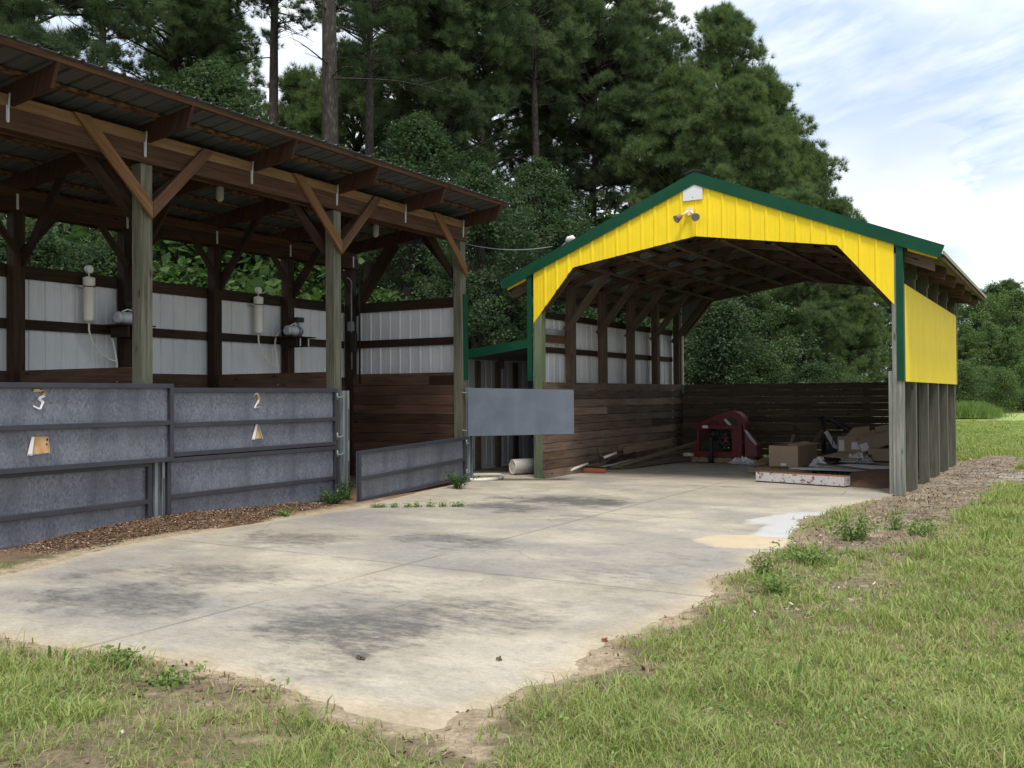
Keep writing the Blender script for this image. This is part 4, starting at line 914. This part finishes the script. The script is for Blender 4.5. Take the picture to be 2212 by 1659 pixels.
def carton(label, c, sz, rot, flaps=(1, 1, 1), paper=(), tilt=(0, 0)):
    g = thing('cardboard_box', label, 'box', (0, 0, 0), 'cardboard boxes in the barn'); ROOT[g.name] = Vector((0, 0, 0)); w_, d__, h_ = sz
    m = MB(); t_ = .008
    m.box(-w_/2, w_/2, -d__/2, -d__/2+t_, 0, h_); m.box(-w_/2, w_/2, d__/2-t_, d__/2, 0, h_); m.box(-w_/2, -w_/2+t_, -d__/2+t_, d__/2-t_, 0, h_); m.box(w_/2-t_, w_/2, -d__/2+t_, d__/2-t_, 0, h_)
    m.box(-w_/2+t_, w_/2-t_, -d__/2+t_, d__/2-t_, .001, .012); m.build('box_body', 'carton', g)
    if flaps[0]: MB().prism([(w_/2, -d__/2, h_+.001), (w_/2, d__/2, h_+.001), (w_/2-w_*.42, d__/2, h_+.05), (w_/2-w_*.42, -d__/2, h_+.03)], (0, 0, .006)).build('box_flap', 'carton', g)
    if flaps[1]: MB().prism([(-w_/2, -d__/2, h_+.001), (-w_/2, d__/2, h_+.001), (-w_/2-w_*.10, d__/2, h_+.2), (-w_/2-w_*.12, -d__/2, h_+.17)], (.006, 0, .0)).build('box_flap', 'carton', g)
    if flaps[2]: MB().prism([(-w_*.45, d__/2, h_), (w_*.4, d__/2, h_), (w_*.35, d__/2+.08, h_+.22), (-w_*.2, d__/2+.06, h_+.18)], (0, .006, 0)).build('box_flap', 'carton', g)
    for (px_, pz_, pw, ph) in paper: MB().box(px_, px_+pw, -d__/2-.003, -d__/2-.001, pz_, pz_+ph).build('address_label', 'paper', g)
    g.location = c; g.rotation_euler = (tilt[0], tilt[1], rot); return g
carton('big open cardboard box on the pallet, flaps up', (-5.18, 20.38, .126), (.62, 1.15, .43), R(-6), (1, 0, 0), ((-.06, .02, .12, .05),))
carton('cardboard box with two white labels beside the right wall', (-4.25, 22.1, .30), (.62, .5, .38), R(-6), (0, 0, 1), ((-.28, .06, .12, .24), (.0, .1, .2, .16)))
carton('long cardboard box tipped over against the right wall', (-3.72, 21.9, .50), (.72, .5, .30), R(4), (1, 0, 0), ((-.34, .03, .17, .17),), (R(12), R(-20)))
carton('dark cardboard box low beneath the tipped one', (-3.45, 21.6, .02), (.7, .6, .44), R(-8), (0, 0, 0))
def flat(label, name, cat, pts, th, mt): tag(MB().prism(pts, (0, 0, th)).build(name, mt), label, cat)
flat('pale flat sheet lying across the pallet behind the radiator', 'metal_sheet', 'sheet', [(-4.72, 19.0, .14), (-3.05, 19.35, .11), (-3.0, 20.25, .155), (-4.1, 20.6, .16)], .008, 'sheet')
flat('brown cardboard flap lying loose in front of the labelled box', 'cardboard_sheet', 'cardboard', [(-4.75, 20.9, .28), (-3.9, 20.75, .26), (-3.75, 21.4, .33), (-4.5, 21.6, .34)], .008, 'carton')
flat('yellowish board end sticking out left of the big box', 'loose_board', 'board', [(-5.92, 20.0, .15), (-5.66, 19.9, .13), (-5.5, 20.3, .22), (-5.85, 20.4, .23)], .03, 'tan')
m = MB()
for k in range(16): q = -4.35+k*.095; m.box(q, q+.055, 18.86+k*.03, 19.7, .055, .095)
m.box(-4.4, -2.85, 19.2, 19.9, .06, .09)
tag(m.build('rubber_mat', 'rubber'), 'black comb-edged rubber mat under the pale sheet', 'mat')
def film(label, c, sz, seed, n_=16):
    r_ = random.Random(seed); m = MB(); G = [[Vector((c[0]+(i/n_-.5)*sz[0]+r_.uniform(-.03, .03), c[1]+(j/n_-.5)*sz[1]+r_.uniform(-.03, .03), c[2]+max(0, 1-((i/n_-.5)*2)**2-((j/n_-.5)*2)**2)*sz[2]*r_.uniform(.15, 1))) for j in range(n_+1)] for i in range(n_+1)]
    for i in range(n_):
        for j in range(n_):
            m.face([G[i][j], G[i+1][j], G[i+1][j+1], G[i][j+1]], None, .5)
    tag(m.build('plastic_film', 'film'), label, 'plastic film')
film('crumpled clear plastic film at the foot of the red machine', (-6.65, 21.7, .02), (.75, .5, .20), 3)
film('crumpled clear plastic film on the floor right of the big box', (-4.0, 21.0, .18), (.7, .5, .24), 5)
film('small wad of plastic film just right of the big box', (-4.55, 19.9, .15), (.35, .3, .22), 8, 10)
tl_ = thing('old_tiller', 'dark rusty tiller with long handlebars leaning at the back slats', 'tiller', (-4.7, 23.2, 0))
m = MB()
m.tube([(-5.35, 23.5, 1.05), (-5.0, 23.3, .98), (-4.6, 23.2, .75), (-4.1, 23.1, .55), (-3.8, 23.0, .45)], .035, 8); m.tube([(-5.1, 23.7, 1.0), (-4.7, 23.5, .85), (-4.2, 23.4, .6)], .03, 8); m.build('handlebar', 'darkiron', tl_)
m = MB(); m.box(-5.0, -4.3, 22.9, 23.5, .15, .55); m.cyl((-4.7, 22.8, .5), (-4.7, 23.4, .5), .2, n=16); m.cyl((-5.2, 23.3, .2), (-5.2, 23.3, 1.1), .05, n=10); m.build('engine', 'darkiron', tl_)
m = MB(); m.cyl((-4.9, 22.75, .19), (-4.9, 22.88, .19), .19, n=18); m.build('wheel', 'rubber', tl_)
MB().beam((-5.05, 22.85, .75), (-4.8, 22.8, .35), .03, .09).build('lever', 'sheet', tl_)
for k, (x, y, s, lb) in enumerate([(-3.87, 4.62, .032, 'clod of dried mud near the front of the slab'), (-2.72, 5.75, .02, 'small orange-brown leaf clump on the right slab edge'), (-3.1, 5.02, .018, 'dark twig scrap on the slab by the dark stain'), (-2.85, 10.35, .05, 'brown leaf lying on the yellow sand')]):
    m = MB()
    for q in range(5): a = q*1.3+k; m.beam((x-math.cos(a)*s*1.2, y-math.sin(a)*s*.5, .008), (x+math.cos(a)*s, y+math.sin(a)*s*.5, .012+.004*q), s*.4, .010, (.1, .1, 1))
    tag(m.build('debris_clump', 'dirtyboard' if k != 1 else 'copper'), lb, 'debris')

# ------------------------------------------------------------------ plants
def leaf_quads(c, n_dir, L, wd, seed=0):
    """diamond leaves: centres c (n,3); returns verts (4n,3)"""
    n = len(c); a = rng.normal(0, 1, (n, 3)); a /= np.linalg.norm(a, axis=1, keepdims=True)+1e-9
    a[:, 2] = a[:, 2]*.6-.25; a /= np.linalg.norm(a, axis=1, keepdims=True)+1e-9
    b = np.cross(a, n_dir+rng.normal(0, .6, (n, 3))); b /= np.linalg.norm(b, axis=1, keepdims=True)+1e-9
    l = L*rng.uniform(.45, 1.45, (n, 1)); w_ = l*wd
    return np.stack([c-a*l*.5, c+b*w_*.5-a*l*.08, c+a*l*.5, c-b*w_*.5-a*l*.08], 1).reshape(-1, 3)
def needle_tris(c, d, k, L, wd, spread=1.0):
    """tufts: centres c (n,3), directions d (n,3), k needles each"""
    n = len(c); c = np.repeat(c, k, 0); d = np.repeat(d, k, 0); v = d+rng.normal(0, .62*spread, (n*k, 3)); v /= np.linalg.norm(v, axis=1, keepdims=True)+1e-9
    l = L*rng.uniform(.65, 1.15, (n*k, 1)); s = np.cross(v, rng.normal(0, 1, (n*k, 3))); s /= np.linalg.norm(s, axis=1, keepdims=True)+1e-9
    b = c+v*l*.08; return np.stack([b-s*wd, b+s*wd, c+v*l], 1).reshape(-1, 3)
def limb_mesh(mb, p, d, L, r, bend, n=5):
    pts = [Vector(p)]; d = Vector(d).normalized()
    for i in range(n):
        d = (d+Vector((random.uniform(-.12, .12), random.uniform(-.12, .12), bend+random.uniform(-.05, .05)))).normalized(); pts.append(pts[-1]+d*L/n)
    mb.tube(pts, [max(.006, r*(1-i/n*.85)) for i in range(n+1)], 5, False); return pts
def pine(name, label, Ht, base, rad, r_tr, dens=1.0, mt='needle', lean=(0, 0), bare=0, group=None, seed=1, shape=1.0, k=32):
    random.seed(seed); g = thing(name, label, 'tree', (0, 0, 0), group); mb = MB()
    tp = [Vector((lean[0]*q*q*Ht+.12*math.sin(q*5+seed), lean[1]*q*q*Ht+.12*math.cos(q*4+seed), q*Ht)) for q in [i/12 for i in range(13)]]
    mb.tube(tp, [r_tr*(1.12-.98*(i/12)**.85)*(1.25 if i == 0 else 1) for i in range(13)], 9)
    def at(z):
        q = min(max(z/Ht, 0), .9999)*12; i = int(q); return tp[i].lerp(tp[i+1], q-i)
    cs, ds, rn = [], [], []; z = base*Ht
    while z < Ht-.15:
        f = (z-base*Ht)/(Ht*(1-base)); prof = (math.sin(min(1, f*1.15+.22)*math.pi*.5)*(1-f)**.62*1.35) if shape else (1-f)
        for q in range(random.choice((3, 4, 4, 5))):
            a = random.uniform(0, 6.283); L = max(.35, rad*prof*random.uniform(.62, 1.15)); el = random.uniform(.05, .45)+.6*f**2
            pts = limb_mesh(mb, at(z), (math.cos(a)*math.cos(el), math.sin(a)*math.cos(el), math.sin(el)), L, .012+.016*L, random.uniform(-.03, .10))
            for s in range(max(1, int(L*1.55*dens+random.random()))):
                t_ = random.uniform(.38, 1)**.8*5 if s else 5; i = min(4, int(t_)); p = pts[i].lerp(pts[i+1], t_-i); dd = (pts[i+1]-pts[i]).normalized()
                off = Vector((random.gauss(0, .30), random.gauss(0, .30), random.gauss(.08, .16)))*min(1, L*.45+.15); c0 = p+off; cl = random.random(); cr_ = random.uniform(.22, .46)
                if off.length > .2: mb.tube([p, c0], [.010, .007], 3, False)
                for j in range(9):
                    v = Vector((random.gauss(0, 1), random.gauss(0, 1), random.gauss(.55, .7))).normalized(); v = (v+dd*.5).normalized(); sl = cr_*random.uniform(.35, 1); e = c0+v*sl
                    cs.append(e); ds.append((v*.8+Vector((0, 0, .75))).normalized()); rn.append(cl*.6+random.uniform(0, .4))
        z += random.uniform(.16, .40)*(.7+.5*(1-f))/max(.6, dens)
    for q in range(bare):
        a = random.uniform(0, 6.283); z = Ht*random.uniform(.2, base+.12); L = random.uniform(1.0, 4.2)
        pts = limb_mesh(mb, at(z), (math.cos(a), math.sin(a), random.uniform(-.1, .2)), L, .03, random.uniform(-.05, .03))
        for s in range(5): limb_mesh(mb, pts[random.randint(1, 4)], (math.cos(a)+random.gauss(0, .8), math.sin(a)+random.gauss(0, .8), random.gauss(0, .3)), L*.32, .012, 0, 3)
    mb.build('trunk', 'bark', g)
    V = needle_tris(np.array(cs), np.array(ds), k, .31, .0080); rr = np.clip(np.repeat(np.array(rn), k)+rng.normal(0, .08, len(cs)*k), 0, 1)
    link('crown', np_mesh('crown', V, 3, {'rnd': ('FACE', 'FLOAT', rr)}), mt, g); return g
def broadleaf(name, label, Ht, rad, base, nl, r_tr, mt='leaf', leaf=.11, ncl=150, group=None, seed=1, squash=1.0, cat='tree', crd=(.35, .8), twigs=True):
    random.seed(seed); g = thing(name, label, cat, (0, 0, 0), group); mb = MB(); cc, cr, ct = [], [], []
    top = Vector((random.uniform(-.3, .3), random.uniform(-.3, .3), Ht*.9)); tp = [Vector((0, 0, 0)).lerp(top, q/8)+Vector((.1*math.sin(q*1.3+seed), .1*math.cos(q+seed), 0))*min(1, q/2) for q in range(9)]
    mb.tube(tp, [r_tr*(1.2-.13*q) for q in range(9)], 8)
    for q in range(ncl):
        f = random.uniform(0, 1)**.85; z = Ht*(base+(1-base)*f); pr = math.sin(min(1, (f*.88+.14))*math.pi)**.55
        a = random.uniform(0, 6.283); r = rad*pr*math.sqrt(random.uniform(.10, 1))*(.80+.30*math.sin(a*3+seed+f*4)+.22*math.sin(a*5+f*11+seed))*random.uniform(.85, 1.12)*squash
        c_ = Vector((math.cos(a)*r, math.sin(a)*r, z))+tp[min(8, int(f*8))]*.0
        cc.append(c_); cr.append(random.uniform(*crd)*(.75+.4*rad/3)); ct.append(random.random())
        if twigs and q % 3 == 0:
            i = max(1, min(7, int((z/Ht-.15)*8))); p = tp[i]; mid = p.lerp(c_, .5)+Vector((random.gauss(0, .15), random.gauss(0, .15), random.uniform(0, .3))); mb.tube([p, mid, c_], [.03+.01*rad, .02, .006], 4, False)
    mb.build('trunk' if cat == 'tree' else 'stems', 'bark2', g)
    per = max(4, nl//ncl); C_ = np.repeat(np.array(cc), per, 0); Rr = np.repeat(np.array(cr), per); u = rng.normal(0, 1, (len(C_), 3)); u /= np.linalg.norm(u, axis=1, keepdims=True)
    P_ = C_+u*(Rr*rng.uniform(.25, 1, len(C_))**.5)[:, None]*np.array([1, 1, .62]); P_[:, 2] = np.maximum(P_[:, 2], .03)
    V = leaf_quads(P_, np.array([0, 0, 1.]), leaf, .62); rr = np.clip(np.repeat(np.array(ct), per)*.5+rng.uniform(0, .5, len(C_)), 0, 1)
    link('crown' if cat == 'tree' else 'foliage', np_mesh('crown', V, 4, {'rnd': ('FACE', 'FLOAT', rr)}), mt, g); return g
def at(u, f, z=0.0):                          # ground position seen at picture column u, f metres out
    p = (u-1106)/FPX; return (f*(p*math.cos(YAW)-math.sin(YAW)), f*(p*math.sin(YAW)+math.cos(YAW)), z)
USED = {}
def put(key, proto, u, f, label, scale=1.0, rz=0, dz=0, sq=None):
    """stand a tree: the first use moves the prototype, later ones copy it"""
    s = (scale, scale, scale*(sq or 1))
    if key not in USED: USED[key] = 1; o = proto; o.location = at(u, f, dz); o.rotation_euler.z = rz; o.scale = s; o['label'] = label; return o
    o = copy_tree(proto, at(u, f, dz), 0, None, label, s); o.rotation_euler.z = rz; return o
bare_ = pine('pine_tree', '', 27, .60, 3.0, .33, .9, bare=10, seed=31, lean=(.0, .006))
tall = pine('pine_tree', '', 24, .46, 3.9, .27, 1.3, bare=22, seed=3, lean=(.0, .01))
tall2 = pine('pine_tree', '', 21, .44, 3.6, .19, 1.35, bare=26, seed=8, lean=(-.012, .0))
full = pine('pine_tree', '', 15.5, .07, 3.9, .18, 1.25, 'needle2', bare=2, seed=14)
full2 = pine('pine_tree', '', 14, .05, 3.5, .16, 1.3, 'needle2', bare=2, seed=21, lean=(.012, .01))
oak = broadleaf('broadleaf_tree', '', 11, 3.2, .10, 44000, .16, 'leaf', .115, 340, seed=5, crd=(.22, .62))
oak2 = broadleaf('broadleaf_tree', '', 9.0, 2.8, .05, 36000, .12, 'leaf3', .105, 300, seed=9, crd=(.22, .6))
bush = broadleaf('shrub', '', 4.6, 2.3, .02, 26000, .05, 'leaf', .095, 200, seed=12, cat='shrub')
bush2 = broadleaf('shrub', '', 4.0, 2.1, .02, 24000, .05, 'leaf3', .08, 200, seed=17, cat='shrub', crd=(.25, .6))
ftree = broadleaf('broadleaf_tree', '', 10.5, 3.4, .05, 24000, .16, 'leaf4', .15, 260, seed=41, crd=(.25, .7))
ftree2 = broadleaf('broadleaf_tree', '', 9.0, 3.2, .03, 22000, .14, 'leaf4', .14, 240, seed=46, crd=(.25, .65))
fbush = broadleaf('shrub', '', 3.8, 2.3, .02, 12000, .05, 'leaf4', .11, 150, seed=52, cat='shrub')
vine = broadleaf('climbing_vine', '', 3.9, 2.2, .02, 12000, .04, 'leaf2', .15, 120, seed=23, cat='vine')
PINES = [  # column, distance, prototype, scale, label
 (705, 27, 'n', 1.0, 'thick bare-trunked pine rising straight behind the stall roof'),
 (803, 33, 'n', .78, 'slimmer pine just right of the thick bare trunk'),
 (598, 35, 'n', .93, 'pine trunk showing between dark leaves left of the thick trunk'),
 (222, 34, 'n', .85, 'pine behind the high front edge of the stall roof, sky beside its trunk'),
 (60, 26, 't2', .92, 'pine with low green boughs above the high end of the stall roof'),
 (390, 40, 't', 1.05, 'deeper pine behind the vine-hung tree over the stall roof'),
 (1158, 40, 'n', .86, 'pine with a pale lit trunk standing midway between the two roofs'),
 (985, 38, 't2', 1.1, 'pine crown dense and dark over the lower end of the stall roof'),
 (1050, 46, 't2', 1.2, 'pine set back between the dense dark crown and the pale trunk'),
 (1290, 44, 't2', 1.12, 'pine with long bare side limbs left of the barn ridge'),
 (1225, 52, 't', 1.0, 'pine deep in the wood left of the barn ridge'),
 (1385, 47, 't', .93, 'tall pine directly behind the barn ridge'),
 (1560, 46, 'f', 1.28, 'tallest full-boughed pine against the white cloud behind the barn'),
 (1475, 42, 'f2', 1.12, 'full-boughed pine filling the gap above the white plate'),
 (1670, 45, 'f2', 1.13, 'full-boughed pine stepping down right of the tallest one'),
 (1610, 40, 'f', .94, 'sunlit young pine above the right slope of the barn roof'),
 (1745, 46, 'f', .85, 'young pine with an airy top near the right edge of the pine stand'),
 (1812, 44, 'f2', .74, 'outermost short pine where the stand drops to the barn roof'),
 (1735, 34, 'f2', .62, 'low pine seen through the barn opening at its right side'),
 (1840, 36, 'f', .5, 'small pine showing between the slats and the right wall of the barn'),
 (655, 52, 'f2', 1.36, 'light green pine in the sky gap left of the thick bare trunk'), (765, 47, 'f', 1.19, 'light green pine top in the sky gap right of the thick bare trunk'),
 (880, 44, 't', 1.08, 'pine filling the background above the middle of the stall roof'),
 (450, 52, 't2', 1.15, 'pine far back over the stall roof, its crown nearly black'),
 (-120, 33, 't', 1.0, 'pine beyond the left frame edge whose boughs hang over the roof'),
]
pr = {'n': bare_, 't': tall, 't2': tall2, 'f': full, 'f2': full2}
for i, (u, f, k_, s, lb) in enumerate(PINES):
    put(k_, pr[k_], u, f, lb, s, i*1.9+.4)
OAKS = [(470, 25, 'o', .95, 'vine-hung broadleaf tree above the middle of the stall roof'), (340, 30, 'o2', 1.25, 'dark broadleaf tree left of the vine-hung one'),
 (1040, 26, 'o', .72, 'broadleaf tree in the gap between the stall roof and the barn'), (905, 31, 'o', .98, 'broadleaf tree pressing against the back of the stall shed'),
 (1420, 40, 'o2', .98, 'light green broadleaf tree just left of the barn ridge'), (1165, 30, 'o', .82, 'broadleaf tree behind the left eave of the barn'),
 (1290, 39, 'o', .58, 'low broadleaf tree behind the left slope of the barn roof'), (1625, 32, 'o2', .62, 'grey-green broadleaf tree framed in the barn opening'),
 (560, 33, 'o2', 1.05, 'broadleaf tree mixed with pine left of the thick bare trunk'), (1530, 33, 'o', .6, 'dark leafy tree at the back left corner of the barn opening'),
 (160, 29, 'o', .9, 'leafy tree behind the far left of the stalls')]
po = {'o': oak, 'o2': oak2}
for i, (u, f, k_, s, lb) in enumerate(OAKS): put(k_, po[k_], u, f, lb, s, i*2.3)
SH = [(1560, 29.5, 'b', .95, 'leafy shrub over the slats near the barn corner strip'), (1650, 29, 'b2', .72, 'feathery shrub over the middle of the slatted back wall'), (1760, 31, 'b', .55, 'dark shrub over the right half of the slatted back wall'), (1850, 31, 'b2', .55, 'shrub beside the boarded right wall of the barn'),
 (1000, 27.5, 'b', 1.1, 'dark shrub behind the end wall of the stalls'), (1090, 28, 'b', 1.1, 'shrub above the lean-to roof'), (1210, 30, 'b', 1.1, 'shrub seen through the left barn wall opening'), (1340, 31, 'b', 1.1, 'shrub behind the left barn wall, deeper in'), (1450, 32, 'b2', 1.0, 'shrub just outside the far left barn post'),
 (250, 22, 'b', 1.1, 'dark shrub behind the left stall back wall'), (60, 21, 'b', 1.15, 'dark shrub behind the leftmost stall post'), (1690, 36, 'b', .9, 'tall shrub standing behind the feathery one'), (1600, 35, 'b', 1.3, 'tall dark shrub deep behind the barn slats')]
ps = {'b': bush, 'b2': bush2}
for i, (u, f, k_, s, lb) in enumerate(SH): put(k_, ps[k_], u, f, lb, s, i*1.7)
for i, (u, x, s, lb) in enumerate([(395, -16.7, 1.1, 'bright vine massed over the rail by the front post'), (520, -16.7, 1.1, 'bright vine between the two filter tubes'), (640, -16.7, 1.1, 'bright vine over the rail by the second pump'), (800, -16.7, 1.1, 'bright vine trailing behind the dark corner post'), (450, -19.5, 2.1, 'vine climbing high into the tree above the stall roof')]):
    p = (u-1106)/FPX; put('v', vine, u, x/(p*math.cos(YAW)-math.sin(YAW)), lb, s, i*1.3)
# wood far back: one dark mass behind the counted trees
def woods(name, pts, ht, n, leaf, mt, depth, seed):
    P_ = np.array(pts, float); seg = rng.integers(0, len(P_)-1, n); t_ = rng.uniform(0, 1, (n, 1)); b_ = P_[seg]*(1-t_)+P_[seg+1]*t_
    hh = ht*(.6+.55*fbm(b_[:, 0], b_[:, 1], .12, seed)); z = hh*rng.uniform(0.0, 1, n)**.9
    q = np.c_[b_+rng.normal(0, depth, (n, 2)), z]; V = leaf_quads(q, np.array([0, 0, 1.]), leaf, .7)
    tag(link(name, np_mesh(name, V, 4, {'rnd': ('FACE', 'FLOAT', rng.uniform(0, 1, n))}), mt), kind='stuff')
woods('far_woods', [at(-500, 46)[:2], at(200, 52)[:2], at(800, 56)[:2], at(1300, 62)[:2], at(1420, 62)[:2]], 15, 110000, .42, 'leaf', 2.2, 3)
woods('low_woods', [at(1400, 56)[:2], at(1600, 52)[:2], at(1790, 49)[:2]], 5.5, 30000, .30, 'leaf', 1.2, 5)
# tree line beyond the field, each tree its own
for i, (u, f, k_, s) in enumerate([(1985, 92, 'g2', 1.15), (2060, 96, 'g', 1.2), (2110, 92, 'g', 1.1), (2150, 98, 'g2', 1.4), (2200, 92, 'g', 1.08), (2245, 96, 'g2', 1.35), (2300, 92, 'g', 1.15), (2360, 95, 'g2', 1.3), (2430, 92, 'g', 1.2), (1930, 96, 'f2', .95), (2030, 105, 'f', 1.0), (2180, 108, 'f2', 1.0), (2270, 110, 'g', 1.4), (2085, 84, 'g2', .85), (2135, 86, 'g', .75), (2185, 84, 'g2', .8), (2235, 85, 'g', .72)]):
    o = put(k_, {**pr, 'g': ftree, 'g2': ftree2}[k_], u, f, 'leafy tree in the tree line across the mown field' if k_[0] == 'g' else 'pine in the tree line across the mown field', s*1.0, i*1.1); o['group'] = 'trees across the field' if k_[0] == 'g' else 'pines across the field'
for i, (u, f, s) in enumerate([(2075, 78, 1.05), (2120, 80, .95), (2165, 77, .9), (2210, 80, 1.0), (2260, 78, .95), (2030, 80, 1.0), (2310, 79, 1.0)]):
    o = put('fb', fbush, u, f, 'shrub at the foot of the tree line across the mown field', s, i*2.1); o['group'] = 'shrubs across the field'
# tall grass clump and small weeds
def weed(label, x, y, h, r, n_=260, mt='weed', leaf=.05, group=None, name='weed_plant'):
    g = thing(name, label, 'weed', (x, y, 0), group); m = MB(); P_ = []
    for q in range(max(5, n_//26)):
        a = random.uniform(0, 6.28); ln = random.uniform(.2, 1)*r; t_ = Vector((math.cos(a)*ln, math.sin(a)*ln, h*random.uniform(.55, 1.05)*(1-.35*ln/r))); b_ = t_*.12; b_.z = 0
        m.tube([(x+b_.x, y+b_.y, -.01), (x+t_.x*.5, y+t_.y*.5, t_.z*.6), (x+t_.x, y+t_.y, t_.z)], [.005, .004, .002], 4, False)
        for k in range(26): f = random.uniform(.15, 1.05); P_.append((t_.x*f+random.gauss(0, .035), t_.y*f+random.gauss(0, .035), max(.01, t_.z*f**.9+random.gauss(0, .025))))
    m.build('stems', mt, g); P_ = np.array(P_)
    link('leaves', np_mesh('leaves', leaf_quads(P_, np.array([0, 0, 1.]), leaf, .42), 4, {'rnd': ('FACE', 'FLOAT', rng.uniform(0, 1, len(P_)))}), mt, g)
random.seed(77)
for args in [('bushy weed at the foot of the galvanised gate post', -9.72, 10.95, .30, .42, 520, 'leaf2'), ('weed growing where the ajar half gate begins', -9.85, 11.45, .42, .25, 300, 'leaf2'), ('dark green weed at the hinge end of the ajar half gate', -9.45, 13.95, .36, .45, 560, 'leaf2'),
    ('low sprig on the mulch in front of the 2 gate', -9.35, 9.6, .14, .2, 130), ('feathery weed clump on the gravel, tallest near the yellow sand', -2.12, 10.9, .34, .45, 620, 'weed'), ('stalky weed standing behind the tall feathery clump', -1.85, 11.9, .46, .12, 160, 'weed'),
    ('round feathery weed right of the tall clump', -1.55, 11.7, .24, .38, 420), ('feathery weed spreading at the slab edge below the yellow sand', -2.2, 9.3, .26, .40, 420), ('small upright weed on the slab edge', -2.38, 8.35, .28, .16, 200, 'weed'), ('low weed on the slab edge nearer the camera', -2.12, 7.7, .22, .28, 260, 'weed'),
    ('weed with reddish bits at the slab front, left of the bare sand', -4.45, 3.62, .16, .22, 170), ('bright low weed beside the tufty grass at the slab front', -5.0, 3.66, .15, .22, 170), ('small vine sprig growing through the plank wall corner', -9.0, 23.6, 1.25, .25, 200, 'leaf2')]: weed(*args)
for k in range(9):
    x = -8.95+k*.135+random.uniform(-.04, .04); weed('small grass sprig along the slab crack by the ajar gate', x, 11.0+(x+8.95)*.667, random.uniform(.03, .06), .05, 40, 'weed', .03, 'sprigs along the slab crack', 'grass_sprig')
n_ = 5200; gp = np.array(at(2092, 62)); q = rng.normal(0, 1, (n_, 2))*np.array([.8, 1.2]); z_ = rng.uniform(.5, 1, n_)*1.2*np.exp(-.25*(q[:, 0]/1.5)**2); an = rng.uniform(0, 6.28, n_); bs_ = np.c_[q, np.zeros(n_)]
sdv = np.stack([np.cos(an)*.02, np.sin(an)*.02, 0*an], -1); tp_ = bs_+np.c_[rng.normal(0, .35, (n_, 2)), z_]
tg = tag(link('tall_grass', np_mesh('tall_grass', np.stack([bs_-sdv, bs_+sdv, tp_], 1).reshape(-1, 3), 3, {'rnd': ('FACE', 'FLOAT', rng.uniform(.0, .8, n_))}), 'weed'), kind='stuff'); tg.location = gp
